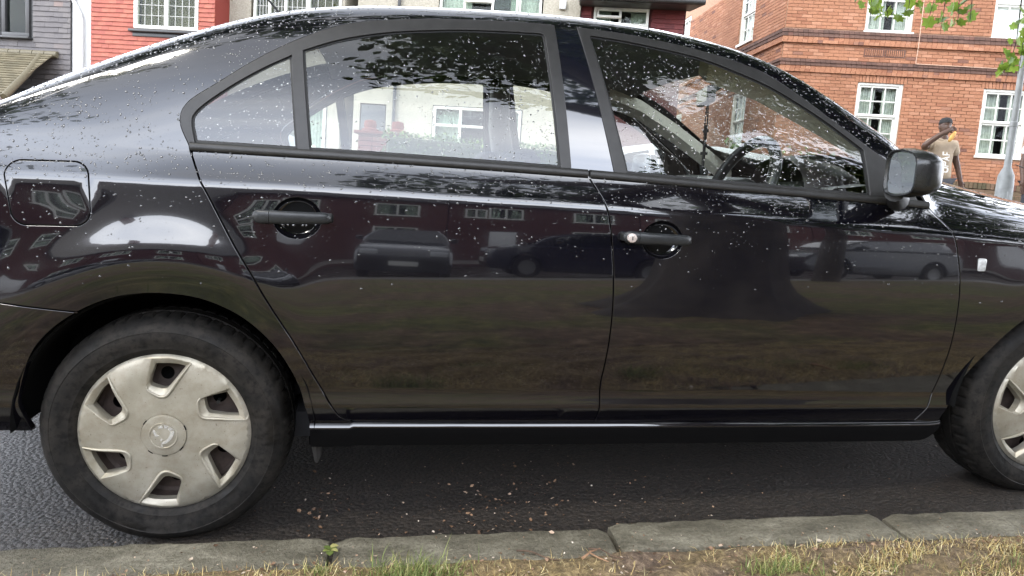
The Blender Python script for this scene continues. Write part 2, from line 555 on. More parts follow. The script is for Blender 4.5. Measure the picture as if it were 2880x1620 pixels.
def kerb_stone(x0, x1, yoff, slant=0.0, parent=kerb, far=False):
    mb = MB(); nx_, ny_ = max(4, int((x1 - x0) / .025)), 7
    prof = [(0.0, -.12), (0.0003, -.05), (0.0006, -.010), (.003, -.0025), (.009, 0.0), (.05, .0005), (.085, .0), (.118, -.001), (.124, -.004), (.125, -.05)]
    vs = []; sd = rng.random() * 50
    for i in range(nx_ + 1):
        t = i / nx_
        for j, (p_, h_) in enumerate(prof):
            w = (p_ / .125)
            x = x0 + .0065 + (x1 - x0 - .013) * t + slant * w
            e = min(t, 1 - t) * (x1 - x0)
            chip = .010 * max(0, 1 - e / .022) ** 2
            nz = .0009 * math.sin(x * 31 + sd + p_ * 60) + .0010 * math.sin(x * 71 + sd * 2 - p_ * 120) + .001 * math.sin(x * 173 + p_ * 300)
            ny__ = .0012 * math.sin(x * 23 + sd) + .0012 * math.sin(x * 87 + sd * 3)
            yk = float(kerb_y(x)) + (yoff + ny__ * (1 if j < 5 else .3) - p_ if not far else ROAD_W - yoff + p_)
            vs.append((x, yk, float(H(x, yk)) + .100 + h_ + (nz if h_ > -.03 else 0) - chip))
    m = len(prof)
    fs = [(i * m + j, i * m + j + 1, (i + 1) * m + j + 1, (i + 1) * m + j) for i in range(nx_) for j in range(m - 1)]
    fs += [tuple(range(m)), tuple(range(nx_ * m, nx_ * m + m))[::-1]]
    if not far: fs = fs
    mb.add(vs, fs)
    return mb.build('kerb_stone', STONE, parent, angle=50)
joints = [(-.30, .0), (.415, .004), (1.085, .010), (1.87, .016), (2.62, .002)]
edges_ = [-3.9, -3.1, -2.3, -1.3, -.36, .418, 1.088, 1.83, 2.66, 3.5, 4.3, 5.2]
offs = [0, .004, -.003, .002, .001, -.006, .016, .009, -.002, .002, -.004]
for i in range(len(edges_) - 1):
    kerb_stone(edges_[i], edges_[i + 1], offs[i], slant=(.035 if abs(edges_[i] - 1.83) < .01 else 0.0) if False else 0.0)
for x in list(np.arange(-40, -4, 2.4)) + list(np.arange(5.2, 44, 2.4)):
    kerb_stone(x, x + 2.4, 0.0)
far_kerb = empty('far_kerb', (0, 0, 0)); far_kerb['kind'] = 'structure'
for x in np.arange(-24, 26, 2.0):
    kerb_stone(x, x + 2.0, 0.0, parent=far_kerb, far=True)

# ---- grass, straw and litter on the verge
def leafcol(name, stops, rough=0.6, trans=0.25):
    m, nt, b = mat_new(name)
    ge = nt.nodes.new('ShaderNodeNewGeometry')
    nt.links.new(ramp(nt, ge.outputs['Random Per Island'], stops), b.inputs['Base Color'])
    b.inputs['Roughness'].default_value = rough
    return m
DRY = leafcol('dry_grass', [(0.0, (0.22, 0.14, 0.06)), (0.3, (0.46, 0.33, 0.13)), (0.6, (0.60, 0.47, 0.20)), (0.85, (0.70, 0.60, 0.36)), (1.0, (0.27, 0.28, 0.09))])
GREEN = leafcol('green_grass', [(0.0, (0.075, 0.115, 0.022)), (0.5, (0.15, 0.20, 0.045)), (0.8, (0.24, 0.27, 0.075)), (1.0, (0.42, 0.38, 0.15))])
LITTER = leafcol('leaf_litter', [(0.0, (0.08, 0.045, 0.026)), (0.45, (0.20, 0.115, 0.065)), (0.7, (0.36, 0.23, 0.145)), (0.88, (0.50, 0.37, 0.27)), (1.0, (0.68, 0.60, 0.50))])
def blades(name, specs, mat):
    """specs: (x, y, z, length, lean, azimuth, width, curl)"""
    mb = MB()
    for (x, y, z, L, lean, az, w, curl) in specs:
        dx_, dy_ = math.cos(az), math.sin(az); px, py = -dy_, dx_
        pts = []; a = lean
        cx_, cy_, cz_ = x, y, z
        for s_ in range(4):
            pts.append((cx_, cy_, cz_, w * (1 - s_ / 3.3)))
            st = L / 3
            cx_ += dx_ * math.sin(a) * st; cy_ += dy_ * math.sin(a) * st; cz_ += math.cos(a) * st
            cz_ = max(cz_, z + .001)
            a += curl
        vs = []
        for (qx, qy, qz, qw) in pts[:3]: vs += [(qx - px * qw, qy - py * qw, qz), (qx + px * qw, qy + py * qw, qz)]
        vs.append(pts[3][:3])
        mb.add(vs, [(0, 1, 3, 2), (2, 3, 5, 4), (4, 5, 6)])
    o = mb.build(name, mat, angle=180)
    o['kind'] = 'stuff'
    return o
def vz(x, y): return float(H(x, y)) + .098
specs = []
def patchy(x, yp): return .5 + .5 * math.sin(x * 4.1 + 1.3) * math.sin(yp * 9 + x * 2) 
for _ in range(80000):
    x = rng.uniform(-.75, 2.9); yp = -.115 - rng.random() ** 1.3 * .62
    bare = math.exp(-((x - 1.15) / .30) ** 2) * .95 + math.exp(-((x - .62) / .14) ** 2) * .6 + .35 * (math.sin(x * 9 + 1) > .2) * (math.sin(yp * 25 + x * 5) > 0)
    near_edge = .35 if yp > -.145 else 1.0
    if rng.random() < bare or rng.random() > near_edge * (.45 + .55 * patchy(x, yp)): continue
    y = float(kerb_y(x)) + yp
    specs.append((x, y, vz(x, y) - .004, rng.uniform(.012, .038), rng.uniform(.65, 1.55), rng.uniform(0, 6.28), rng.uniform(.0006, .0014), rng.uniform(-.5, .7)))
blades('dry_grass', specs, DRY)
specs = []
tufts = [(.60, -.185, 420, .055, .062), (.05, -.205, 260, .03, .03), (1.42, -.23, 260, .045, .05), (2.03, -.25, 170, .035, .045), (.405, -.15, 90, .02, .03), (2.3, -.20, 200, .05, .04), (-.28, -.19, 160, .06, .028), (.25, -.25, 220, .09, .03), (1.75, -.26, 200, .12, .032), (.85, -.33, 200, .08, .04)]
for (x0, yp0, n_, sp_, L0) in tufts:
    for _ in range(n_):
        x = rng.gauss(x0, sp_); yp = min(-.10, rng.gauss(yp0, sp_ * .45)); y = float(kerb_y(x)) + yp
        specs.append((x, y, vz(x, y) - .004, rng.uniform(.5, 1.2) * L0, rng.uniform(.05, .9), rng.uniform(0, 6.28), rng.uniform(.0007, .0015), rng.uniform(.1, .55)))
for _ in range(7000):
    x = rng.uniform(-6, 7); yp = -.5 - rng.random() * 5.5; y = float(kerb_y(x)) + yp
    if math.hypot(x - .52, y + 1.79) < .55: continue
    s_ = 1 + .25 * -yp
    specs.append((x, y, vz(x, y) - .01, rng.uniform(.03, .075), rng.uniform(.1, .9), rng.uniform(0, 6.28), .0016 * s_, rng.uniform(.1, .5)))
blades('grass', specs, GREEN)
def bits(name, items, mat):
    """crumpled petals, bracts and flakes: (x, y, z, size)"""
    mb = MB()
    for (x, y, z, s_) in items:
        a = rng.uniform(0, 6.28); n_ = 5
        M = Matrix.Translation((x, y, z)) @ Matrix.Rotation(a, 4, 'Z') @ Matrix.Rotation(rng.uniform(-.6, .6), 4, 'X') @ Matrix.Rotation(rng.uniform(-.5, .5), 4, 'Y')
        el = rng.uniform(.35, .9)
        ring = [M @ Vector((s_ * math.cos(6.283 * k / n_) * rng.uniform(.7, 1.2), s_ * el * math.sin(6.283 * k / n_) * rng.uniform(.7, 1.2), s_ * rng.uniform(-.1, .35))) for k in range(n_)]
        mb.add(ring + [M @ Vector((0, 0, -.05 * s_))], [(k, (k + 1) % n_, n_) for k in range(n_)])
    o = mb.build(name, mat, angle=180); o['kind'] = 'stuff'
    return o
it = []
for _ in range(6000):
    x = rng.uniform(-.7, 2.9); yp = -.11 - rng.random() * .5; y = float(kerb_y(x)) + yp
    it.append((x, y, vz(x, y) + .003, rng.uniform(.0015, .006)))
for _ in range(240):      # on the kerb top
    x = rng.uniform(-.4, 2.4); yp = -.012 - rng.random() ** .6 * .11; y = float(kerb_y(x)) + yp
    it.append((x, y, float(H(x, y)) + .104, rng.uniform(.0008, .0034)))
for (x, yp, s_) in ((.16, -.03, .008), (.12, -.085, .009), (.66, -.035, .007), (.80, -.11, .008), (.94, -.03, .008), (1.30, -.04, .005), (1.16, -.06, .005), (1.22, -.03, .006), (1.72, -.10, .009), (1.97, -.035, .007), (.52, -.10, .006), (.30, -.12, .012), (1.58, -.115, .009)):
    y = float(kerb_y(x)) + yp; it.append((x, y, float(H(x, y)) + .105, s_))
# drifts on the road by the gutter and between the wheels
for (cx_, cy_, sx_, sy_, n_, s0) in ((.79, .10, .05, .12, 60, .0055), (.97, .13, .09, .14, 70, .0045), (.36, .12, .03, .14, 40, .0055), (1.25, .12, .16, .12, 60, .003), (.62, .0, .12, .06, 40, .004), (1.9, .12, .4, .15, 60, .003), (.8, .2, .6, .16, 240, .0028)):
    for _ in range(n_):
        x = rng.gauss(cx_, sx_); y = max(float(kerb_y(x)) + .012, rng.gauss(cy_, sy_)) - 0.0
        it.append((x, y, float(H(x, y)) + .004, s0 * rng.uniform(.5, 1.6)))
for _ in range(500):
    x = rng.uniform(-1.0, 3.0); y = rng.uniform(-.12, .8); it.append((x, y, float(H(x, y)) + .003, rng.uniform(.001, .0028)))
bits('leaf_litter', it, LITTER)
# a few twigs lying by the kerb
TWIG = simple('twig_bark', (.10, .062, .04), .8, var=.4, vscale=40)
TWIG2 = simple('peeled_twig', (.36, .21, .12), .75, var=.3, vscale=40)
for (x, yp, a, L, r_, mt, lab) in ((.885, -.125, -.42, .10, .0022, TWIG, 'thin dark twig lying behind the kerb left of the forked twig'), (1.01, -.125, .75, .075, .0030, TWIG2, 'pale forked twig leaning on the back of the kerb'), (1.045, -.13, -.55, .085, .0020, TWIG, 'thin dark twig crossing under the pale forked twig'), (2.17, -.19, .55, .13, .0055, TWIG2, 'thick pale twig in the dry grass at the right')):
    y = float(kerb_y(x)) + yp; z = vz(x, y) + .008
    mb = MB(); pts = [(x + (t - .5) * L * math.cos(a) + .004 * math.sin(t * 7), y + (t - .5) * L * math.sin(a), z + .004 * math.sin(t * 5)) for t in np.linspace(0, 1, 7)]
    mb.tube(pts, [r_ * (1 - .45 * t) for t in np.linspace(0, 1, 7)], 6)
    if 'forked' in lab and mt is TWIG2:
        mb.tube([pts[2], (pts[2][0] + .02, pts[2][1] - .02, z), (pts[2][0] + .035, pts[2][1] - .035, z)], [r_ * .7, r_ * .5, r_ * .3], 6)
    tag(mb.build('twig', mt), lab, 'twig', 'twigs by the kerb')
# the small weed in the kerb joint
weed = empty('weed', (.418, float(kerb_y(.418)) - .07, vz(.418, -.25) - .004), label='small green weed growing in the kerb joint', cat='weed')
mb = MB()
for k in range(9):
    a = rng.uniform(0, 6.28); r_ = rng.uniform(.008, .024); s_ = rng.uniform(.006, .011)
    M = Matrix.Translation((r_ * math.cos(a) * .6, r_ * math.sin(a) * 1.3, .008 + .010 * rng.random())) @ Matrix.Rotation(a, 4, 'Z') @ Matrix.Rotation(rng.uniform(-.5, .2), 4, 'Y')
    mb.add([M @ Vector((s_ * math.cos(t), s_ * .8 * math.sin(t), -.2 * s_ * math.cos(2 * t))) for t in np.linspace(0, 6.28, 9)[:-1]], [tuple(range(8))])
mb.build('leaf', GREEN, weed)
# ================================================================== houses across the street
TH = R(-15.0)
FD = Vector((math.cos(TH), math.sin(TH), 0)); FN = Vector((math.sin(TH), -math.cos(TH), 0))      # along the fronts, and out of them
P0 = Vector((2.503, 13.658, 0)); P1 = Vector((12.212, 12.513, 0))
def frame_at(P, off=0.0, d=FD, n=FN):
    """local x along the front, local y INTO the building, z up"""
    o = P + n * off
    return Matrix(((d.x, -n.x, 0, o.x), (d.y, -n.y, 0, o.y), (0, 0, 1, 0), (0, 0, 0, 1)))

def render_mat(name, col, sp):
    m, nt, b = mat_new(name)
    g = noise(nt, 45, 6, 0.7); f = noise(nt, 1.7, 5, 0.6)
    c = ramp(nt, g, [(0.35, tuple(q * .62 for q in col)), (0.6, col)])
    c2 = ramp(nt, f, [(0.3, (.86, .86, .84)), (0.7, (1.05, 1.05, 1.05))])
    nt.links.new(mixc(nt, 1.0, c, c2, 'MULTIPLY'), b.inputs['Base Color'])
    b.inputs['Roughness'].default_value = 0.9
    bump(nt, b, g, 0.8, 0.012)
    return m
CREAM = render_mat('pebbledash_cream', (0.44, 0.405, 0.33), 0)
WHITE = simple('white_paint', (0.52, 0.52, 0.515), 0.45, var=0.05, vscale=6)
PVC = simple('white_window_frame', (0.68, 0.675, 0.62), 0.4, var=0.05, vscale=9)
LEAD = simple('lead_came', (0.42, 0.42, 0.40), 0.5)
DGREY = simple('dark_grey_paint', (0.035, 0.035, 0.036), 0.4, var=0.15, vscale=8)
CURT = simple('net_curtain', (0.42, 0.45, 0.40), 0.9, var=0.25, vscale=14)
CURTD = simple('brown_curtain_dark_pane', (0.085, 0.072, 0.035), 0.9, var=0.3, vscale=14)
ROOM = simple('dim_room', (0.035, 0.036, 0.034), 0.9)
WGLASS = glass_mat('house_window_glass', 1.45, (0.88, 0.92, 0.89), 0.0, 0.32)
SLATE = simple('slate_roof', (0.055, 0.052, 0.052), 0.6, var=0.3, vscale=6, bmp=.3, bscale=30)
def tile_mat(name, stops):
    m, nt, b = mat_new(name)
    oi = nt.nodes.new('ShaderNodeObjectInfo')
    g = noise(nt, 30, 5, 0.65)
    c = ramp(nt, oi.outputs['Random'], stops)
    s_ = ramp(nt, g, [(0.3, (.82, .80, .80)), (0.65, (1.06, 1.06, 1.06))])
    nt.links.new(mixc(nt, 1.0, c, s_, 'MULTIPLY'), b.inputs['Base Color'])
    b.inputs['Roughness'].default_value = 0.6
    bump(nt, b, g, .3, .004)
    return m
T_RED = tile_mat('red_painted_tile', [(0.0, (0.275, 0.058, 0.035)), (0.5, (0.32, 0.078, 0.044)), (1.0, (0.37, 0.100, 0.058))])
T_GREY = tile_mat('grey_hung_slate', [(0.0, (0.088, 0.080, 0.082)), (0.5, (0.104, 0.095, 0.095)), (0.9, (0.120, 0.108, 0.105)), (1.0, (0.165, 0.120, 0.105))])
T_MAROON = tile_mat('dark_red_tile', [(0.0, (0.105, 0.018, 0.018)), (0.5, (0.14, 0.024, 0.023)), (1.0, (0.17, 0.035, 0.032))])
T_MOSS = tile_mat('mossy_roof_tile', [(0.0, (0.10, 0.088, 0.055)), (0.5, (0.145, 0.125, 0.078)), (1.0, (0.19, 0.165, 0.11))])

def hpart(name, mb, mat, parent, **kw):
    return mb.build(name, mat, parent, **kw)

def hang_tiles(parent, M, x0, x1, z0, z1, gauge, wid, mat, holes=(), thick=.022, name='hung_tile'):
    """rows of lapped tiles on a wall; each tile is its own piece"""
    protos = []
    for v in range(3):
        mb = MB(); w = wid - .0012 - .0008 * v
        h = gauge * 1.28; t = thick
        bow = .002 * (v - 1)
        mb.add([(0, -t - .006, 0), (w, -t - .006 - bow, .002 * (v - 1)), (w, -.004, h), (0, -.004, h), (0, 0, 0), (w, 0, .002 * (v - 1)), (w, 0.004, h), (0, 0.004, h)], [(0, 1, 2, 3), (0, 4, 5, 1), (0, 3, 7, 4), (1, 5, 6, 2), (3, 2, 6, 7)])
        me = mb.mesh(name, smooth=False); me.materials.append(mat); protos.append(me)
    r_ = 0; z = z0
    cnt = 0
    while z < z1:
        x = x0 - (wid / 2 if r_ % 2 else 0)
        while x < x1 - .02:
            xa = max(x, x0); xb = min(x + wid, x1)
            for h in holes:
                if h[2] < z + gauge / 2 < h[3]:
                    if xa < h[0] < xb: xb = h[0]
                    elif xa < h[1] < xb: xa = h[1]
            c = ((xa + xb) / 2, z + gauge / 2)
            if xb - xa > .03 and not any(h[0] < c[0] < h[1] and h[2] < c[1] < h[3] for h in holes):
                o = bpy.data.objects.new(name, protos[rng.randrange(3)]); COL.objects.link(o); o.parent = parent
                sx = (xb - xa) / wid
                o.matrix_basis = M @ Matrix.Translation((xa, rng.uniform(-.002, .001), z + rng.uniform(-.004, .004))) @ Matrix.Rotation(rng.uniform(-.008, .008), 4, 'Y') @ Matrix.Diagonal((sx, 1, 1, 1))
                cnt += 1
            x += wid
        z += gauge; r_ += 1
    return cnt

def casement(parent, M, x0, x1, z0, z1, lights, fr=.055, depth=.07, leaded=None, opener=None, mat=PVC, curtain=CURT, sill=True, sill_mat=None, split_h=None, name='window', proud=.0):
    """window: frame is the part; each pane, bar and sill under it is a sub-part. lights = x splits as fractions"""
    mb = MB()
    w = x1 - x0
    xs = [x0] + [x0 + w * t for t in lights] + [x1]
    mb.bbox(x0 - fr, x1 + fr, -.02 - proud, depth, z1, z1 + fr, .008, M); mb.bbox(x0 - fr, x1 + fr, -.02 - proud, depth, z0 - fr, z0, .008, M)
    for i, x in enumerate(xs):
        hw = fr / 2 if 0 < i < len(xs) - 1 else fr
        a, b = (x - fr, x) if i == 0 else ((x, x + fr) if i == len(xs) - 1 else (x - fr / 2, x + fr / 2))
        mb.bbox(a, b, -.018 - proud, depth - .002, z0 - .002, z1 + .002, .006, M)
    if split_h is not None:
        mb.bbox(x0, x1, -.016 - proud, depth - .004, z0 + (z1 - z0) * split_h - fr / 2, z0 + (z1 - z0) * split_h + fr / 2, .006, M)
    wdw = mb.build(name, mat, parent, angle=30)
    for i in range(len(xs) - 1):
        a = xs[i] + (fr / 2 if i else 0); b = xs[i + 1] - (fr / 2 if i < len(xs) - 2 else 0)
        zsp = [z0, z1] if split_h is None else [z0, z0 + (z1 - z0) * split_h - fr / 2, z0 + (z1 - z0) * split_h + fr / 2, z1]
        for q in range(0, len(zsp), 2):
            mb = MB(); mb.box(a, b, .018, .024, zsp[q], zsp[q + 1], M); mb.build('pane', WGLASS, wdw, smooth=False)
            if leaded:
                nx_, nz_ = leaded
                mb = MB()
                for k in range(1, nx_): mb.box(a + (b - a) * k / nx_ - .006, a + (b - a) * k / nx_ + .006, .010, .030, zsp[q], zsp[q + 1], M)
                for k in range(1, nz_): mb.box(a, b, .012, .028, zsp[q] + (zsp[q + 1] - zsp[q]) * k / nz_ - .006, zsp[q] + (zsp[q + 1] - zsp[q]) * k / nz_ + .006, M)
                l_ = mb.build('lead_bars', LEAD, wdw, smooth=False)
    if opener:
        for (a, b, c, d, ang) in opener:
            mb = MB(); Mo = M @ Matrix.Translation((0, -.035 - proud, d)) @ Matrix.Rotation(R(-ang), 4, 'X') @ Matrix.Translation((0, 0, -d))
            f2 = .045
            mb.bbox(a, b, -.02, .03, c, c + f2, .006, Mo); mb.bbox(a, b, -.02, .03, d - f2, d, .006, Mo); mb.bbox(a, a + f2, -.019, .029, c + f2, d - f2, .006, Mo); mb.bbox(b - f2, b, -.019, .029, c + f2, d - f2, .006, Mo)
            mb.build('opening_light', mat, wdw, angle=30)
            mb = MB(); mb.box(a + f2, b - f2, .0, .006, c + f2, d - f2, Mo); mb.build('pane', WGLASS, wdw, smooth=False)
    if sill:
        mb = MB(); mb.bbox(x0 - fr - .04, x1 + fr + .04, -.10 - proud, .05, z0 - fr - .05, z0 - fr - .002, .01, M); mb.build('sill', sill_mat or mat, wdw, angle=30)
    if curtain is CURTD:
        mb = MB(); mb.box(x0, x1, .13, .135, z0, z1, M); mb.build('dark_pane_sheet', CURTD, wdw, smooth=False)  # full-width brown sheet added so the panes read dark
    # dim room behind with curtains
    mb = MB(); mb.box(x0 - .02, x1 + .02, .10, .95, z0 - .02, z1 + .02, M)
    me_faces = mb.f; mb.f = [f for k, f in enumerate(mb.f) if k != 2]; mb.mi = [0] * len(mb.f)
    mb.build('room', ROOM, wdw, smooth=False)
    if curtain:
        for (a, b) in ((x0, x0 + w * .30), (x1 - w * .30, x1)):
            mb = MB(); n_ = 22; vs = []
            for k in range(n_ + 1):
                x = a + (b - a) * k / n_; y = .14 + .018 * math.sin(k * 1.9) + .006 * math.sin(k * 4.3)
                vs += [M @ Vector((x, y, z0)), M @ Vector((x, y, z1))]
            mb.add(vs, [(2 * k, 2 * k + 2, 2 * k + 3, 2 * k + 1) for k in range(n_)])
            mb.build('curtain', curtain, wdw, angle=180)
    return wdw

def wall_box(parent, M, x0, x1, y0, y1, z0, z1, mat, holes=(), name='wall'):
    """front wall sheet with window openings plus the box behind it"""
    if holes:
        V, F = cdt([(x0, z0), (x1, z0), (x1, z1), (x0, z1)], [[(h[0], h[2]), (h[1], h[2]), (h[1], h[3]), (h[0], h[3])] for h in holes], 4, 4)
        mb = MB()
        mb.add([M @ Vector((v[0], y0, v[1])) for v in V], F)
        for h in holes:
            q = [(h[0], h[2]), (h[1], h[2]), (h[1], h[3]), (h[0], h[3])]
            mb.add([M @ Vector((a, y0, b)) for a, b in q] + [M @ Vector((a, y0 + .12, b)) for a, b in q], [(i, (i + 1) % 4, 4 + (i + 1) % 4, 4 + i) for i in range(4)])
        c = [(x0, y0), (x0, y1), (x1, y1), (x1, y0)]
        mb.add([M @ Vector((a, b, z)) for z in (z0, z1) for a, b in c], [(0, 1, 5, 4), (1, 2, 6, 5), (2, 3, 7, 6), (4, 5, 6, 7)])
    else:
        mb = MB(); mb.box(x0, x1, y0, y1, z0, z1, M)
    return mb.build(name, mat, parent, smooth=False)

def gable_roof(parent, M, x0, x1, y0, y1, z0, zr, mat, over=.35):
    ym = (y0 + y1) / 2; mb = MB()
    vs = [(x0, y0 - over, z0 - .12), (x1, y0 - over, z0 - .12), (x1, ym, zr), (x0, ym, zr), (x0, y1 + over, z0 - .12), (x1, y1 + over, z0 - .12)]
    vs += [(q[0], q[1], q[2] - .14) for q in vs]
    mb.add([M @ Vector(q) for q in vs], [(0, 1, 2, 3), (3, 2, 5, 4), (6, 9, 8, 7), (9, 10, 11, 8), (0, 6, 7, 1), (4, 5, 11, 10), (0, 3, 9, 6), (3, 4, 10, 9), (1, 7, 8, 2), (2, 8, 11, 5)])
    return mb.build('roof', mat, parent, smooth=False)
I4 = Matrix.Identity(4)

# ---- house with the grey slate-hung bay, at the far left
gh = empty('slate_hung_house', (0, 0, 0), label='house with grey slate-hung bay and dark window frame, far left', cat='house')
MG = frame_at(P0, .60)
wall_box(gh, MG, -14.5, -9.37, .0, 7.0, -.2, 6.9, DGREY, [(-10.94, -10.40, 4.06, 5.6)], 'bay_wall')
n1 = hang_tiles(gh, MG, -11.7, -9.375, 2.9, 4.95, .113, .215, T_GREY, [(-11.9, -10.26, 3.95, 9)])
casement(gh, MG, -10.90, -10.42, 4.10, 5.55, (), fr=.09, mat=DGREY, curtain=None, sill=True, sill_mat=DGREY, proud=.03)
casement(gh, MG, -11.75, -11.10, 4.10, 5.55, (), fr=.09, mat=DGREY, curtain=None, sill=True, sill_mat=DGREY, proud=.03)
gable_roof(gh, MG, -14.6, -9.3, .0, 7.0, 6.9, 9.6, SLATE)
# its tiled porch roof
mb = MB(); mb.box(-13.0, -9.95, -1.5, .0, 2.2, 2.55, MG); mb.build('porch_wall', WHITE, gh, smooth=False)
sl = math.atan2(1.15, 1.45)
MP = MG @ Matrix.Translation((0, -1.5, 2.52)) @ Matrix.Rotation(-(math.pi / 2 - sl), 4, 'X')
hang_tiles(gh, MP, -12.3, -9.72, 0.0, 1.80, .10, .18, T_MOSS, name='roof_tile')
mb = MB()
for k in range(9):
    mb.tube([MG @ Vector((-12.2 + k * .285, -.05, 3.66)), MG @ Vector((-12.2 + k * .285 + .27, -.05, 3.66))], .075, 10)
mb.tube([MG @ Vector((-10.03, -.05, 3.64)), MG @ Vector((-9.80, -.75, 3.10)), MG @ Vector((-9.62, -1.55, 2.5))], .07, 8)
hpart('ridge_tiles', mb, T_MOSS, gh, angle=60)

# ---- house with the red tile-hung bay
rh = empty('red_tiled_house', (0, 0, 0), label='house with bright red tile-hung bay and white leaded window', cat='house')
MR = frame_at(P0, .60)
MW = frame_at(P0, .575)
wall_box(rh, MW, -9.366, -8.90, .0, 5.0, -.2, 6.9, WHITE, name='white_pier')
mb = MB(); mb.tube([MW @ Vector((-9.36, -.05, 4.95)), MW @ Vector((-9.13, -.06, 4.56)), MW @ Vector((-9.10, -.06, 4.44)), MW @ Vector((-9.10, -.06, .8))], .036, 10); hpart('downpipe', mb, WHITE, rh)
mb = MB(); mb.tube([MW @ Vector((-9.3, -.02, 4.90)), MW @ Vector((-8.92, -.02, 4.77))], .006, 6); hpart('cable', mb, LEAD, rh)
wall_box(rh, MR, -8.90, -6.05, .0, 5.0, -.2, 6.9, simple('red_backing', (.20, .03, .02), .8), [(-7.90, -6.44, 4.33, 5.55)], 'bay_wall')
n2 = hang_tiles(rh, MR, -8.895, -6.055, 3.40, 5.25, .095, .168, T_RED, [(-7.90, -6.42, 4.16, 9)])
casement(rh, MR, -7.82, -6.50, 4.40, 5.50, (.5,), fr=.075, leaded=(4, 5), mat=PVC, curtain=CURTD, sill=False, proud=.02)
mb = MB(); mb.bbox(-7.98, -6.36, -.11, .02, 4.245, 4.30, .012, MR); mb.bbox(-7.92, -6.42, -.035, .0, 4.155, 4.243, .008, MR); hpart('window_sill', mb, DGREY, rh)
wall_box(rh, frame_at(P0, 0), -6.05, -3.40, .0, 5.0, -.2, 6.9, CREAM, [(-5.55, -3.46, 4.28, 5.72), (-5.5, -3.7, 1.75, 3.05)])
casement(rh, frame_at(P0, 0), -5.42, -3.78, 1.83, 2.97, (.33, .67), fr=.055, curtain=CURT, proud=.03)
casement(rh, frame_at(P0, 0), -5.42, -3.52, 4.35, 5.60, (.165, .36, .62, .64), fr=.05, leaded=(4, 5), curtain=CURTD, proud=.03)
gable_roof(rh, frame_at(P0, .3), -9.65, -3.38, .0, 7.0, 6.9, 9.4, SLATE)
wall_box(rh, frame_at(P0, 0), -9.55, -3.42, .6, 6.9, -.2, 6.8, CREAM, name='house_body')

# ---- cream pebbledashed house with the dark red wing
ch_ = empty('cream_house', (0, 0, 0), label='cream pebbledashed house with white casement windows and dark red tiled wing', cat='house')
MC = frame_at(P0, 0)
wall_box(ch_, MC, -3.10, 1.78, .0, 6.0, -.2, 7.2, CREAM, [(-1.30, .98, 4.45, 5.78), (-1.3, .7, 1.75, 3.15), (-2.95, -2.35, 1.0, 3.1)])
casement(ch_, MC, -1.22, .62, 1.83, 3.07, (.3, .7), fr=.055, split_h=.72, proud=.02)
mb = MB(); mb.bbox(-2.93, -2.37, .02, .08, 1.0, 3.08, .01, MC); dr_ = mb.build('door', DGREY, ch_)
mb = MB(); mb.bbox(-2.47, -2.43, -.02, .02, 1.95, 2.08, .006, MC); mb.build('handle', LEAD, dr_)
casement(ch_, MC, -1.22, .90, 4.52, 5.70, (.235, .52, .80), fr=.05, opener=[(-.72, -.13, 5.33, 5.62, 16), (-.12, .45, 5.14, 5.66, 7)], proud=.01)
mb = MB(); mb.tube([MC @ Vector((-2.16, -.06, .8)), MC @ Vector((-2.16, -.06, 6.9))], .036, 10); hpart('downpipe', mb, DGREY, ch_)
mb = MB(); mb.bbox(1.33, 1.47, -.07, .0, 5.30, 5.48, .01, MC); hpart('alarm_box', mb, WHITE, ch_)
gable_roof(ch_, MC, -3.2, 1.9, .0, 6.0, 7.2, 9.6, SLATE)
wall_box(ch_, MC, 1.79, 4.02, .10, 5.5, -.2, 5.48, simple('maroon_backing', (.06, .012, .012), .8), [(2.06, 3.26, 4.30, 5.42)], 'wing_wall')
hang_tiles(ch_, MC @ Matrix.Translation((0, .10, 0)), 1.80, 4.0, 4.55, 5.42, .098, .19, T_MAROON, [(2.02, 3.30, 4.0, 9)])
casement(ch_, MC @ Matrix.Translation((0, .10, 0)), 2.13, 3.19, 4.36, 5.36, (.48,), fr=.055, split_h=.72, opener=[(2.14, 2.66, 5.16, 5.38, 22)], proud=.02)
mb = MB()
mb.add([MC @ Vector(q) for q in ((1.75, -.42, 5.50), (4.30, -.42, 5.50), (4.05, 2.6, 6.9), (1.75, 2.6, 6.9), (1.75, -.42, 5.40), (4.30, -.42, 5.40), (4.10, .12, 5.42), (1.75, .12, 5.42))], [(0, 1, 2, 3), (4, 5, 1, 0), (4, 7, 6, 5)])
mb.tube([MC @ Vector((1.75, -.46, 5.47)), MC @ Vector((4.32, -.46, 5.45))], .055, 10)
hpart('wing_roof', mb, DGREY, ch_, angle=50)

# ---- big brick building on the right
def brick_mat(name, c0, c1, c2):
    m, nt, b = mat_new(name)
    ge = nt.nodes.new('ShaderNodeNewGeometry'); oi = nt.nodes.new('ShaderNodeObjectInfo')
    ad = nt.nodes.new('ShaderNodeMath'); ad.operation = 'ADD'
    nt.links.new(ge.outputs['Random Per Island'], ad.inputs[0]); nt.links.new(oi.outputs['Random'], ad.inputs[1])
    fr = nt.nodes.new('ShaderNodeMath'); fr.operation = 'FRACT'; nt.links.new(ad.outputs[0], fr.inputs[0])
    c = ramp(nt, fr.outputs[0], [(0.0, c0), (0.25, c1), (0.7, c1), (0.92, c2), (1.0, (0.16, 0.075, 0.055))])
    g = noise(nt, 38, 6, 0.7); f = noise(nt, .8, 5, 0.6)
    s_ = ramp(nt, g, [(0.3, (.66, .62, .60)), (0.62, (1.1, 1.1, 1.1))])
    t_ = ramp(nt, f, [(0.3, (.80, .78, .76)), (0.7, (1.12, 1.12, 1.12))])
    nt.links.new(mixc(nt, 1.0, mixc(nt, 1.0, c, s_, 'MULTIPLY'), t_, 'MULTIPLY'), b.inputs['Base Color'])
    b.inputs['Roughness'].default_value = 0.88
    bump(nt, b, g, .5, .006)
    return m
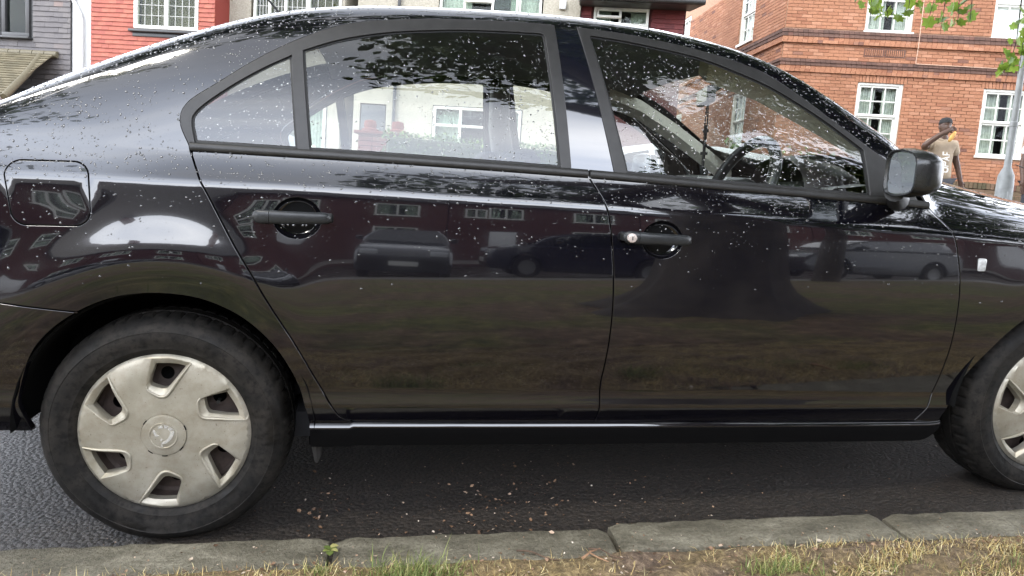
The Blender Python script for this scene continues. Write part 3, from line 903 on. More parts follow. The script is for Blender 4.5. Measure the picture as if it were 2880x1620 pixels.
BRICK = brick_mat('orange_brick', (0.29, 0.122, 0.066), (0.36, 0.166, 0.091), (0.43, 0.216, 0.130))
SOOT = brick_mat('sooty_brick', (0.085, 0.050, 0.040), (0.13, 0.072, 0.054), (0.17, 0.095, 0.070))
MORTAR = simple('lime_mortar', (0.39, 0.235, 0.155), 0.95, var=0.2, vscale=20, bmp=.4, bscale=80)
bb = empty('brick_building', (0, 0, 0), label='large orange brick building with white sash windows and dark string courses', cat='building')
MB1 = frame_at(P1, 0)
FLT = R(-92.0); FLD = Vector((math.cos(FLT), math.sin(FLT), 0)); FLN = Vector((math.sin(FLT), -math.cos(FLT), 0))
CORN = MB1 @ Vector((-3.25, 0, 0))
MFL = frame_at(CORN, 0, FLD, FLN)       # local x runs towards the viewer; the flank lies at x < 0
WIN = [(-1.50, -.50, 2.90, 4.42), (1.23, 2.23, 2.90, 4.42), (-1.50, -.48, 5.50, 7.02), (1.22, 2.24, 5.48, 7.02), (3.95, 4.95, 2.90, 4.42), (3.95, 4.95, 5.50, 7.02)]
FWIN = [(-2.42, -1.60, 5.62, 7.1), (-6.9, -6.0, 5.62, 7.4), (-6.9, -6.0, 2.9, 4.4), (-2.42, -1.60, 2.9, 4.4)]
wall_box(bb, MB1, -3.24, 8.0, .012, 7.5, -.2, 9.0, MORTAR, WIN, 'mortar_wall')
V_, F_ = cdt([(-7.5, -.2), (-.02, -.2), (-.02, 9.0), (-7.5, 9.0)], [[(h[0], h[2]), (h[1], h[2]), (h[1], h[3]), (h[0], h[3])] for h in FWIN], 4, 4)
mb = MB(); mb.add([MFL @ Vector((v[0], .012, v[1])) for v in V_], F_)
for h in FWIN:
    q = [(h[0], h[2]), (h[1], h[2]), (h[1], h[3]), (h[0], h[3])]
    mb.add([MFL @ Vector((a, .012, b)) for a, b in q] + [MFL @ Vector((a, .14, b)) for a, b in q], [(i, (i + 1) % 4, 4 + (i + 1) % 4, 4 + i) for i in range(4)])
mb.build('flank_mortar', MORTAR, bb, smooth=False)
bw, bh = .225, .075
def brick_rows(M, x0, x1, z0, z1, holes, chosen=None, skipz=()):
    rows = []; r_ = 0; z = z0
    while z < z1:
        x = x0 - (bw / 2 if r_ % 2 else 0)
        while x < x1:
            a, b = max(x, x0), min(x + bw, x1)
            cx_, cz_ = (a + b) / 2, z + bh / 2
            sk = any(s0 < cz_ < s1 for s0, s1 in skipz)
            for h in holes:
                if h[2] - .03 < cz_ < h[3] + .03:
                    if a < h[0] < b: b = h[0] - .001 if cx_ < h[0] + bw else b
                    if a < h[1] < b: a = h[1] + .001
                    if a >= h[0] - .001 and b <= h[1] + .001: sk = True
            if b - a > .03 and not sk: rows.append((a + .005, b - .005, z + .005, z + bh - .005))
            x += bw
        z += bh; r_ += 1
    return rows
lint = [(w[0] - .06, w[1] + .06, w[3], w[3] + .155) for w in WIN[:2]] + [(WIN[4][0] - .06, WIN[4][1] + .06, 4.42, 4.575)]
BANDS = ((4.575, 4.86), (5.215, 5.515))
rows = brick_rows(MB1, -3.24, 5.6, 2.1, 6.95, WIN + lint, skipz=BANDS)
pick = [q for q in rows if -.40 < q[0] < 1.2 and 2.35 < q[2] < 4.56][:290]
pk = set(pick)
mb = MB()
for q in rows:
    if q in pk: continue
    dp = rng.uniform(.0, .004)
    mb.box(q[0], q[1], -.002 - dp, .03, q[2], q[3], MB1)
o = mb.build('brickwork', BRICK, bb, smooth=False); o['kind'] = 'stuff'
mb = MB()
for q in brick_rows(MFL, -7.4, -.03, 2.1, 7.2, FWIN, skipz=BANDS): mb.box(q[0], q[1], -.002 - rng.uniform(0, .004), .03, q[2], q[3], MFL)
o = mb.build('brickwork', BRICK, bb, smooth=False); o['kind'] = 'stuff'
meshes = {}
for q in pick:
    L = round(q[1] - q[0], 2)
    if L not in meshes:
        mb = MB(); mb.box(0, L, -.004, .03, 0, bh - .01); me = mb.mesh('brick', smooth=False); me.materials.append(BRICK); meshes[L] = me
    o = bpy.data.objects.new('brick', meshes[L]); COL.objects.link(o); o.parent = bb
    o.matrix_basis = MB1 @ Matrix.Translation((q[0], -rng.uniform(0, .004), q[2]))
# string courses wrap the corner
def course(name, z0, z1, out, mat, brk=True):
    for (M, x0, x1) in ((MB1, -3.24 - out, 5.6), (MFL, -7.4, out - .002)):
        mb = MB(); x = x0
        while x < x1:
            e = min(x + .112, x1)
            mb.box(x + .003, e - .003, -out - rng.uniform(0, .003), .03, z0 + .003, z1 - .003, M); x += .112
        o = mb.build(name, mat, bb, smooth=False); o['kind'] = 'stuff'
course('string_course', 5.44, 5.515, .060, SOOT); course('string_course', 5.36, 5.44, .045, SOOT); course('string_course', 5.29, 5.36, .030, BRICK); course('string_course', 5.215, 5.29, .055, BRICK)
course('string_course', 4.79, 4.86, .055, SOOT); course('string_course', 4.72, 4.79, .035, SOOT); course('string_course', 4.65, 4.72, .020, BRICK); course('string_course', 4.575, 4.65, .045, BRICK)
# flat brick arches over the ground-floor windows
mb = MB(); mb.box(0, .062, -.006, .03, 0, .145); me_l = mb.mesh('arch_brick', smooth=False); me_l.materials.append(BRICK)
for (a, b, c, d) in lint:
    n_ = int((b - a) / .072)
    for k in range(n_):
        o = bpy.data.objects.new('arch_brick', me_l); COL.objects.link(o); o.parent = bb
        o.matrix_basis = MB1 @ Matrix.Translation((a + (b - a) * k / n_, -rng.uniform(0, .004), c + .004)) @ Matrix.Rotation(((k / n_) - .5) * .12, 4, 'Y')
# terracotta air bricks
for u0 in (-1.46, -1.0):
    mb = MB(); mb.box(u0, u0 + .44, -.012, .012, 4.985, 5.165, MB1); ab = mb.build('air_brick', SOOT, bb, smooth=False)
    for k in range(9):
        mb = MB(); mb.box(u0 + .03 + k * .044, u0 + .048 + k * .044, -.026, -.010, 5.01, 5.14, MB1); mb.build('air_brick_fin', BRICK, ab, smooth=False)
def sash(M, h, curtain=CURT, white_sheet=None, name='sash_window'):
    x0, x1, z0, z1 = h; mb = MB(); f = .055
    y0 = .03
    mb.bbox(x0, x0 + f, y0, .12, z0 + .002, z1 - .002, .006, M); mb.bbox(x1 - f - .02, x1, y0, .12, z0 + .002, z1 - .002, .006, M); mb.bbox(x0 + f, x1 - f, y0, .12, z1 - f, z1, .006, M); mb.bbox(x0 - .03, x1 + .03, -.045, .12, z0 - .012, z0 + .055, .008, M)
    s_ = mb.build(name, PVC, bb, angle=30)
    zm = (z0 + z1) / 2 + .02
    for (a, b, yy) in ((zm, z1 - f, .055), (z0 + .055, zm, .085)):
        mb = MB(); g = .045
        xa, xb = x0 + f, x1 - f - .02
        mb.bbox(xa, xb, yy, yy + .04, a, a + g + .01, .006, M); mb.bbox(xa, xb, yy, yy + .04, b - g, b, .006, M); mb.bbox(xa, xa + g, yy + .001, yy + .039, a + g, b - g, .005, M); mb.bbox(xb - g, xb, yy + .001, yy + .039, a + g, b - g, .005, M)
        for k in (1, 2): mb.box(xa + (xb - xa) * k / 3 - .012, xa + (xb - xa) * k / 3 + .012, yy + .004, yy + .036, a + g, b - g, M)
        mb.box(xa + g, xb - g, yy + .006, yy + .034, (a + b) / 2 - .012, (a + b) / 2 + .012, M)
        mb.build('sash', PVC, s_, angle=30)
        for k in range(3):
            for j in range(2):
                pa, pb = xa + (xb - xa) * k / 3 + .01, xa + (xb - xa) * (k + 1) / 3 - .01
                za, zb = (a + g, (a + b) / 2) if j == 0 else ((a + b) / 2, b - g)
                mb = MB(); tl = rng.uniform(-.004, .004); mb.add([M @ Vector((pa, yy + .02 + tl, za)), M @ Vector((pb, yy + .02 - tl, za)), M @ Vector((pb, yy + .02, zb)), M @ Vector((pa, yy + .02, zb))], [(0, 1, 2, 3)])
                mb.build('pane', WGLASS, s_, smooth=False)
    mb = MB(); mb.box(x0, x1, .14, 1.0, z0, z1, M); mb.f = [q for k, q in enumerate(mb.f) if k != 2]; mb.mi = [0] * 5
    mb.build('room', ROOM, s_, smooth=False)
    spans = ((x0 + .05, x0 + (x1 - x0) * .46), (x1 - (x1 - x0) * .38, x1 - .05)) if white_sheet is None else ((x0 + .03, x1 - .03),)
    for (a, b) in spans:
        mb = MB(); n_ = 26; vs = []
        for k in range(n_ + 1):
            x = a + (b - a) * k / n_; y = (.16 if white_sheet else .18) + (0 if white_sheet else .022 * math.sin(k * 1.7) + .008 * math.sin(k * 3.9))
            vs += [M @ Vector((x, y, z0)), M @ Vector((x, y, z1))]
        mb.add(vs, [(2 * k, 2 * k + 2, 2 * k + 3, 2 * k + 1) for k in range(n_)])
        mb.build('white_sheet' if white_sheet else 'curtain', white_sheet or curtain, s_, angle=180)
    return s_
for k, h in enumerate(WIN): sash(MB1, h, white_sheet=simple('white_window_sheet', (.85, .85, .84), .7) if k == 3 else None)  # white sheet stands in for sky glare reflected in this upper window
for h in FWIN: sash(MFL, h, white_sheet=simple('white_window_sheet', (.80, .82, .80), .7))
mb = MB(); mb.tube([MB1 @ Vector(q) for q in ((-.34, -.075, 7.0), (-.33, -.075, 5.2), (-.335, -.06, 4.88), (-.335, -.075, 4.86), (3.0, -.075, 4.84))], .008, 6); hpart('cable', mb, simple('pale_cable', (.55, .38, .28), .6), bb)
wall_box(bb, MB1, -3.0, 8.0, .3, 7.3, -.2, 8.9, MORTAR, name='building_body') if False else None
mb = MB()
q = [MB1 @ Vector((-3.7, -.45, 9.0)), MB1 @ Vector((8.4, -.45, 9.0)), MB1 @ Vector((8.4, 7.9, 9.0)), MFL @ Vector((-7.9, -.45, 9.0))]
top = [MB1 @ Vector((-.2, 3.4, 11.6)), MB1 @ Vector((7.5, 3.4, 11.6))]
mb.add(q + top, [(0, 1, 5, 4), (1, 2, 5), (2, 3, 4, 5), (3, 0, 4), (3, 2, 1, 0)]); hpart('roof', mb, SLATE, bb, smooth=False)
# ================================================================== the black car
# car frame: x forward (to the right in the photograph), y inward from the near side, z up from the road
CARW = 1.706
car = empty('car', label='black four-door car wet with rain, parked against the kerb', cat='car')
car.matrix_world = Matrix([list(RC[0]) + [0], list(RC[1]) + [0], list(RC[2]) + [0], [0, 0, 0, 1]])

def sm_interp(pts, x):
    """smooth monotone-ish interpolation through points (Catmull-Rom on x)"""
    P = np.array(pts, float); xs, ys = P[:, 0], P[:, 1]
    d = np.gradient(ys, xs)
    x = np.asarray(x, float)
    i = np.clip(np.searchsorted(xs, x) - 1, 0, len(xs) - 2)
    h = xs[i + 1] - xs[i]; t = (x - xs[i]) / h
    tc_ = np.clip(t, 0, 1)
    y = ((2 * tc_**3 - 3 * tc_**2 + 1) * ys[i] + (tc_**3 - 2 * tc_**2 + tc_) * h * d[i] + (-2 * tc_**3 + 3 * tc_**2) * ys[i + 1] + (tc_**3 - tc_**2) * h * d[i + 1])
    y = np.where(t < 0, ys[0] + (x - xs[0]) * d[0], y)
    y = np.where(t > 1, ys[-1] + (x - xs[-1]) * d[-1], y)
    return y

SIL = [(-0.98, 0.955), (-0.75, 0.975), (-0.55, 1.012), (-0.36, 1.094), (-0.305, 1.127), (-0.211, 1.176), (-0.073, 1.241), (0.001, 1.272), (0.109, 1.312), (0.218, 1.349), (0.325, 1.373), (0.461, 1.392), (0.634, 1.402), (0.844, 1.407), (1.121, 1.402), (1.408, 1.372), (1.572, 1.337), (1.707, 1.286), (1.808, 1.230), (1.927, 1.156), (2.045, 1.080), (2.15, 1.028), (2.229, 0.997), (2.324, 0.970), (2.423, 0.947), (2.55, 0.920), (2.8, 0.868), (3.05, 0.805), (3.3, 0.70)]
CREASE = [(-1.0, 0.938), (-0.3, 0.930), (0.112, 0.922), (0.438, 0.913), (0.762, 0.900), (1.105, 0.887), (1.319, 0.876), (1.707, 0.859), (1.875, 0.849), (2.146, 0.833), (2.382, 0.813), (2.8, 0.765), (3.3, 0.66)]
BELT = [(-1.0, 1.01), (0.083, 0.994), (0.257, 0.989), (0.436, 0.984), (0.867, 0.968), (1.088, 0.958), (1.431, 0.938), (1.755, 0.920), (2.119, 0.897), (2.4, 0.877), (3.3, 0.79)]
z_sill_bot = lambda x: 0.2519 - 0.0231 * np.asarray(x)
z_ledge = lambda x: 0.324 - 0.0318 * np.asarray(x)
z_low = lambda x: 0.371 - 0.0312 * np.asarray(x)
z_lowhi = lambda x: 0.409 - 0.0312 * np.asarray(x)

XS = np.arange(-1.0, 3.32, 0.01)
_sil = sm_interp(SIL, XS); _cre = sm_interp(CREASE, XS); _bel = sm_interp(BELT, XS)
_k = np.exp(-0.5 * (np.arange(-9, 10) / 3.5) ** 2); _k /= _k.sum()
smooth1 = lambda a: np.convolve(np.pad(a, 9, mode='reflect', reflect_type='odd'), _k, 'valid')
_sil = smooth1(_sil); _cre = smooth1(_cre); _bel = smooth1(_bel)
NW = 420
ZT = np.zeros((len(XS), NW)); YT = np.zeros((len(XS), NW))
def smoothstep(a, b, x):
    t = np.clip((x - a) / (b - a), 0, 1); return t * t * (3 - 2 * t)
for i, x in enumerate(XS):
    zs, zc, zb = _sil[i], _cre[i], _bel[i]
    hood = float(smoothstep(1.98, 2.24, x))
    boot = 1 - float(smoothstep(-0.15, 0.12, x))
    kn = [(0.10, -30), (z_ledge(x) - .012, -22), (z_low(x) - .006, -13), (z_low(x) + .010, 11), (z_lowhi(x) - .006, 5), (z_lowhi(x) + .014, -10), (0.455, -9), (0.49, -6.5), (0.52, -3.5), (0.60, 0.8), (0.70, 4.4), (0.80, 5.0), (zc - .014, 9.0), (zc - .004, 17), (zc + .006, 31 - 6 * boot + 6 * hood)]
    b0 = zb
    if hood < 0.5:
        h = zs - zb
        kn += [(zb - .012, 23 - 4 * boot + 16 * hood), (zb + .006, 13 + 5 * boot + 30 * hood), (zb + .3 * h, 18 + 4 * boot + 25 * hood), (zb + .78 * h, 29 + 14 * hood), (zs - .052, 34 + 12 * hood), (zs - .034, 45 + 6 * hood), (zs - .014, 62), (zs - .004, 77), (zs, 85)]
    else:
        h = zs - zc
        kn += [(zc + .35 * h, 46), (zc + .6 * h, 58), (zs - .020, 67), (zs - .006, 78), (zs, 85)]
    K = np.array(kn)
    zlist = np.unique(np.concatenate([np.linspace(.10, zs, NW - 60), np.linspace(zs - .05, zs, 61)]))
    zl = np.interp(np.linspace(0, 1, NW), np.linspace(0, 1, len(zlist)), zlist)
    e = np.interp(zl, K[:, 0], K[:, 1])
    sl = np.tan(np.radians(e))
    y = np.concatenate([[0], np.cumsum(0.5 * (sl[1:] + sl[:-1]) * np.diff(zl))])
    y -= np.interp(0.66, zl, y)
    plan = 0.010 * ((x - 1.15) / 1.3) ** 2 + 0.05 * max(0, (x - 2.75) / .5) ** 2.2 + .05 * max(0, (-.6 - x) / .4) ** 2
    ZT[i] = zl; YT[i] = y + plan
# smooth neighbouring columns so reflections run clean
for _ in range(2):
    ZT[1:-1] = .25 * ZT[:-2] + .5 * ZT[1:-1] + .25 * ZT[2:]
    YT[1:-1] = .25 * YT[:-2] + .5 * YT[1:-1] + .25 * YT[2:]

def flare(x, z):
    """haunch bulging over each wheel arch"""
    out = 0
    for cx, cz, A, sg, rc in ((0.015, 0.30, 0.0172, 0.082, 0.437), (2.602, 0.29, 0.003, 0.08, 0.42)):
        rho = np.hypot(x - cx, z - cz)
        up = np.clip((z - cz) / (rho + 1e-6), 0, 1) ** 1.5
        wv = np.where(x > cx, np.exp(-np.maximum(0, x - cx - .12) ** 2 / .03), 1.0) if cx < 1 else np.where(x < cx, np.exp(-np.maximum(0, cx - x - .12) ** 2 / .03), 1.0)
        out = out - A * up * wv * np.exp(-((rho - rc) / sg) ** 2)
    return out

def S0(x, z):
    x = np.asarray(x, float); z = np.asarray(z, float)
    x, z = np.broadcast_arrays(x, z)
    fx = np.clip((x - XS[0]) / 0.01, 0, len(XS) - 1.001)
    i = fx.astype(int); t = fx - i
    def col(ii):
        zt = ZT[ii]; yt = YT[ii]
        j = np.clip((zt < z[..., None]).sum(-1) - 1, 0, NW - 2)
        z0 = np.take_along_axis(zt, j[..., None], -1)[..., 0]; z1 = np.take_along_axis(zt, j[..., None] + 1, -1)[..., 0]
        y0 = np.take_along_axis(yt, j[..., None], -1)[..., 0]; y1 = np.take_along_axis(yt, j[..., None] + 1, -1)[..., 0]
        return y0 + (y1 - y0) * np.clip((z - z0) / (z1 - z0 + 1e-12), -3, 1)
    y = col(i) * (1 - t) + col(i + 1) * t
    return y + flare(x, z)

def S(x, z):
    x = np.atleast_1d(np.asarray(x, float)); z = np.atleast_1d(np.asarray(z, float))
    out = np.empty(len(x))
    for a in range(0, len(x), 4000):
        out[a:a + 4000] = S0(x[a:a + 4000], z[a:a + 4000])
    return out

def SN(x, z):
    x = np.atleast_1d(np.asarray(x, float)); z = np.atleast_1d(np.asarray(z, float))
    sx = (S(x + .012, z) - S(x - .012, z)) / .024
    sz = (S(x, z + .0015) - S(x, z - .0015)) / .003
    n = np.stack([sx, -np.ones_like(sx), sz], -1)
    return n / np.linalg.norm(n, axis=1)[:, None]

def panel(name, outline, mat, parent, holes=(), yoff=0.0, gap=0.0028, depth=0.020, gx=0.03, gy=0.007, fold=0.0012, hole_fold=True):
    """a sheet of the car's side: outline in (x, z), laid on the body surface, edges folded inwards"""
    O = offset_poly(outline, gap)
    H = [offset_poly(h, -gap) for h in holes]
    V, F = cdt(O, H, gx, gy)
    y = S(V[:, 0], V[:, 1]) + yoff
    n = SN(V[:, 0], V[:, 1])
    vs = [(V[i, 0], y[i], V[i, 1]) for i in range(len(V))]
    ns = [tuple(q) for q in n]
    fs = []
    for f in F:
        a, b, c = (V[j] for j in f)
        if (b[0] - a[0]) * (c[1] - a[1]) - (b[1] - a[1]) * (c[0] - a[0]) < 0: f = (f[0], f[2], f[1])
        fs.append(f)                     # ccw in (x,z) faces -y
    loops = [(O, 1)] + ([(h, -1) for h in H] if hole_fold else [])
    for lp, sg in loops:
        L = np.array(lp)
        if area2(L) < 0: L = L[::-1]
        m = len(L)
        t = np.roll(L, -1, 0) - np.roll(L, 1, 0); t /= np.linalg.norm(t, axis=1)[:, None] + 1e-12
        on = np.stack([t[:, 1], -t[:, 0]], -1) * sg          # outwards from the sheet
        yl = S(L[:, 0], L[:, 1]) + yoff; nl = SN(L[:, 0], L[:, 1])
        b = len(vs)
        on3 = np.stack([on[:, 0], np.zeros(m), on[:, 1]], -1)
        rings = [(0.0, 0.0, nl), (fold * .7, fold * .35, nl * .75 + on3 * .66), (fold, fold * 1.2, nl * .3 + on3), (fold, depth, on3)]
        for o_, d_, nn in rings:
            for k in range(m):
                vs.append((L[k, 0] + on[k, 0] * o_, yl[k] + d_, L[k, 1] + on[k, 1] * o_))
                q = nn[k] / (np.linalg.norm(nn[k]) + 1e-9); ns.append(tuple(q))
        for r_ in range(3):
            for k in range(m):
                l = (k + 1) % m
                q = (b + r_ * m + k, b + (r_ + 1) * m + k, b + (r_ + 1) * m + l, b + r_ * m + l)
                fs.append(q if sg > 0 else q[::-1])
    mb = MB(); mb.add(vs, fs); mb.n = ns
    return mb.build(name, mat, parent)

# ---- materials of the car
def paint_mat():
    m, nt, b = mat_new('black_paint')
    b.inputs['Base Color'].default_value = (0.0022, 0.0022, 0.0030, 1)
    b.inputs['Roughness'].default_value = 0.09
    b.inputs['Specular IOR Level'].default_value = 0.5
    b.inputs['Coat Weight'].default_value = 1.0
    b.inputs['Coat Roughness'].default_value = 0.018
    b.inputs['Coat IOR'].default_value = 1.64
    # thin road film and dust, low on the doors only where spray reaches, broken by noise
    f = noise(nt, 26, 6, 0.65, stretch=(0.5, 1, 2.2))
    f2 = noise(nt, 240, 3, 0.6)
    t = nt.nodes.new('ShaderNodeTexCoord'); sp = nt.nodes.new('ShaderNodeSeparateXYZ')
    nt.links.new(t.outputs['Object'], sp.inputs[0])
    h = nt.nodes.new('ShaderNodeMapRange'); h.inputs[1].default_value = 0.84; h.inputs[2].default_value = 0.30; h.inputs[3].default_value = 0.0; h.inputs[4].default_value = 1.0
    nt.links.new(sp.outputs['Z'], h.inputs[0])
    mu = nt.nodes.new('ShaderNodeMath'); mu.operation = 'MULTIPLY'
    nt.links.new(h.outputs[0], mu.inputs[0]); nt.links.new(ramp(nt, f, [(0.28, 0.15), (0.66, 1.0)]), mu.inputs[1])
    mu2 = nt.nodes.new('ShaderNodeMath'); mu2.operation = 'MULTIPLY'
    nt.links.new(mu.outputs[0], mu2.inputs[0]); nt.links.new(ramp(nt, f2, [(0.45, 0.25), (0.7, 1.0)]), mu2.inputs[1])
    nt.links.new(mixc(nt, mu2.outputs[0], (0.0024, 0.0023, 0.0046), (0.0042, 0.0034, 0.0034)), b.inputs['Base Color'])
    nt.links.new(ramp(nt, mu2.outputs[0], [(0.0, 0.018), (1.0, 0.075)]), b.inputs['Coat Roughness'])
    return m
PAINT = paint_mat()
GLOSS = simple('gloss_black_film', (0.006, 0.007, 0.012), 0.06, coat=1.0); GLOSS.node_tree.nodes['Principled BSDF'].inputs['Coat IOR'].default_value = 1.85
TRIM = simple('black_trim', (0.024, 0.0235, 0.023), 0.40, var=0.2, vscale=30, bmp=0.05, bscale=400)
RUBBER = simple('window_rubber', (0.012, 0.012, 0.012), 0.55)
DARK = simple('underbody_black', (0.004, 0.004, 0.004), 0.9, spec=0.2)
HANDLE = simple('handle_plastic', (0.022, 0.024, 0.026), 0.33, var=0.2, vscale=60, bmp=0.08, bscale=500)
GLASS = glass_mat('window_glass', 1.52, (0.90, 0.94, 0.92), 0.0, 1.9)
CHROME = simple('chrome', (0.75, 0.75, 0.75), 0.12, metal=1.0)
BEIGE = simple('beige_trim_fabric', (0.62, 0.59, 0.50), 0.85, var=0.08, vscale=80, bmp=0.1, bscale=700)
CLOTH = simple('dark_seat_cloth', (0.018, 0.018, 0.020), 0.9, bmp=0.15, bscale=500)
DASH = simple('grey_dashboard', (0.17, 0.17, 0.165), 0.5, var=0.08, vscale=40, bmp=0.15, bscale=600)
LINER = simple('headliner', (0.20, 0.195, 0.18), 0.9)

# ---- outlines traced in (x, z)
belt = lambda x: float(np.interp(x, XS, _bel))
beltp = lambda x0, x1, d=0.0: [(x, belt(x) + d) for x in np.linspace(x0, x1, max(3, int(abs(x1 - x0) / .03)))]
G_REAR = [(0.059, 1.065), (0.079, 1.003), (0.107, 0.930), (0.128, 0.889), (0.182, 0.782), (0.225, 0.704), (0.269, 0.622), (0.325, 0.523), (0.373, 0.425), (0.408, 0.358), (0.430, 0.326), (0.462, 0.3125)]
G_MID = [(1.068, 0.960), (1.092, 0.922), (1.110, 0.887), (1.122, 0.837), (1.133, 0.735), (1.137, 0.640), (1.134, 0.542), (1.127, 0.461), (1.121, 0.405), (1.122, 0.337), (1.113, 0.2905)]
G_FRONT = [(2.086, 0.906), (2.147, 0.832), (2.172, 0.752), (2.184, 0.682), (2.187, 0.603), (2.183, 0.483), (2.172, 0.381), (2.153, 0.306), (2.125, 0.259)]
DLO = [(0.080, 1.006), (0.061, 1.050), (0.060, 1.080), (0.069, 1.099), (0.088, 1.119), (0.142, 1.158), (0.207, 1.206), (0.274, 1.249), (0.343, 1.286), (0.439, 1.325), (0.581, 1.349), (0.780, 1.362), (0.936, 1.364), (1.069, 1.360), (1.231, 1.347), (1.411, 1.319), (1.572, 1.277), (1.631, 1.250), (1.712, 1.199), (1.783, 1.149), (1.874, 1.087), (1.960, 1.026), (2.030, 0.970), (2.086, 0.906)]
ARCH_R = [(-0.305, 0.303), (-0.319, 0.387), (-0.302, 0.450), (-0.270, 0.519), (-0.221, 0.573), (-0.161, 0.614), (-0.102, 0.640), (-0.043, 0.653), (0.027, 0.655), (0.104, 0.643), (0.172, 0.614), (0.223, 0.577), (0.268, 0.528), (0.298, 0.480), (0.322, 0.425), (0.337, 0.373), (0.350, 0.302), (0.354, 0.247)]
ARCH_F = [(2.182, 0.206), (2.206, 0.240), (2.218, 0.281), (2.233, 0.325), (2.263, 0.398), (2.305, 0.462), (2.363, 0.529), (2.413, 0.571), (2.48, 0.612), (2.56, 0.635), (2.64, 0.638), (2.73, 0.612), (2.81, 0.562), (2.88, 0.49), (2.93, 0.40), (2.945, 0.28)]
iB = 13
s_rear = spl(G_REAR); s_mid = spl(G_MID); s_front = spl(G_FRONT)
ledge = lambda x0, x1: [(x, float(z_ledge(x)) + .001) for x in np.linspace(x0, x1, max(2, int(abs(x1 - x0) / .03)))]
near = []          # parts mirrored to the far side

# ---- rear door skin
recess_r = [(0.333 + 0.056 * math.cos(a), 0.839 + 0.0485 * math.sin(a)) for a in np.linspace(0, 2 * math.pi, 40)[:-1]]
recess_f = [(1.267 + 0.056 * math.cos(a), 0.800 + 0.048 * math.sin(a)) for a in np.linspace(0, 2 * math.pi, 40)[:-1]]
rear_door = panel('rear_door', join_outline(beltp(1.071, 0.086, -.002), [q for q in s_rear if q[1] < belt(q[0]) - .004], ledge(0.47, 1.113), s_mid[::-1]), PAINT, car, [recess_r])
front_door = panel('front_door', join_outline(beltp(2.08, 1.070, -.002), s_mid, ledge(1.113, 2.12), s_front[::-1][:-1]), PAINT, car, [recess_f])
near += [rear_door, front_door]

# ---- body side: quarter panel, rear pillar, roof rail and front pillar pressed as one sheet
zt = lambda x: float(np.interp(x, XS, _sil)) - 0.050
top_line = [(x, zt(x)) for x in np.linspace(2.06, -0.97, 120)]
FLAP = []
fx0, fx1, fz0, fz1, fr_ = -0.312, -0.135, 0.812, 0.958, 0.034
for cx_, cz_, a0 in ((fx1 - fr_, fz1 - fr_, 0), (fx0 + fr_, fz1 - fr_, 90), (fx0 + fr_ + .012, fz0 + fr_, 180), (fx1 - fr_ + .004, fz0 + fr_, 270)):
    for k in range(9):
        a = R(a0 + k * 90 / 8); FLAP.append((cx_ + fr_ * math.cos(a), cz_ + fr_ * math.sin(a)))
seam = lin((-0.168, 0.6105), (-0.97, 0.72))
dlo_s = spl(DLO)
arch_r = spl(ARCH_R)
iq = min(range(len(arch_r)), key=lambda k: (arch_r[k][0] + .165) ** 2 + (arch_r[k][1] - .612) ** 2)
quarter = panel('quarter_panel', join_outline(seam[::-1], arch_r[iq:], [(0.36, z_sill_bot(0.36) + .02)], [(.462, .3105)], [q for q in s_rear[::-1] if q[1] < 1.0 and q[1] > .3135], dlo_s, [(2.10, 0.915)], top_line), PAINT, car, [FLAP], gx=.028, gy=.008)
near.append(quarter)
flap = panel('fuel_flap', FLAP, PAINT, car, gx=.03, gy=.008, fold=.0006, gap=.0018)
bumper = panel('rear_bumper', join_outline(seam, [(-.97, .34), (-.6, .315), (-.361, .305)], arch_r[:iq + 1]), PAINT, car)
near.append(bumper)
arch_f = spl(ARCH_F)
fend_top = [(x, float(np.interp(x, XS, _sil)) - .022) for x in np.linspace(2.11, 3.28, 50)]
fender = panel('front_wing', join_outline(s_front[::-1], [(2.10, 0.918)], fend_top, [(3.28, .30), (2.96, .24)], arch_f[::-1], [(2.125, .2575)]), PAINT, car)
near.append(fender)

# ---- sill
def sill():
    mb = MB(); ns = []
    prof = [(0.030, -0.006, (0, -.1, 1)), (0.010, 0.0, (0, -.35, 1)), (-0.006, -.0008, (0, -1, .9)), (-0.0082, -.0035, (0, -1, .55)), (-0.0092, -.0085, (0, -1, .36)), (-0.0098, -.0110, (0, -1, -.05)), (-0.0094, -.0140, (0, -1, -.50)), (-0.008, -.030, (0, -1, -.60)), (-0.004, -.050, (0, -1, -.70)), (0.006, -.066, (0, -1, -.7)), (0.03, -.072, (0, -.2, -1)), (.10, -.072, (0, 0, -1))]
    xs = np.concatenate([np.linspace(.352, .47, 14), np.linspace(.5, 2.14, 50), np.linspace(2.16, 2.222, 12)])
    vs = []
    for x in xs:
        zl = float(z_ledge(x)); yb = float(S(x, zl + .004)[0])
        up = 0
        zt_ = zl + up
        cut = 1.0
        if x > 2.14: cut = math.sqrt(max(0.02, 1 - ((x - 2.14) / .085) ** 2))
        for dyy, dz, n in prof:
            k = dz if dz > -.02 else -.02 + (dz + .02) * cut
            vs.append((x, yb + dyy + (0.02 * (1 - cut)), zt_ + k - (.004 if x < .46 else 0)))
            ns.append(tuple(Vector(n).normalized()))
    m = len(prof)
    fs = [(i * m + j, i * m + j + 1, (i + 1) * m + j + 1, (i + 1) * m + j) for i in range(len(xs) - 1) for j in range(m - 1)]
    mb.add(vs, fs); mb.n = ns
    mb.mi = [0 if j < 5 else 1 for i in range(len(xs) - 1) for j in range(m - 1)]
    return mb.build('sill', [PAINT, simple('sill_shade_black', (.0045, .0045, .005), .5, spec=.25)], car)  # dull black on the lower faces stands in for a dark reflection
near.append(sill())

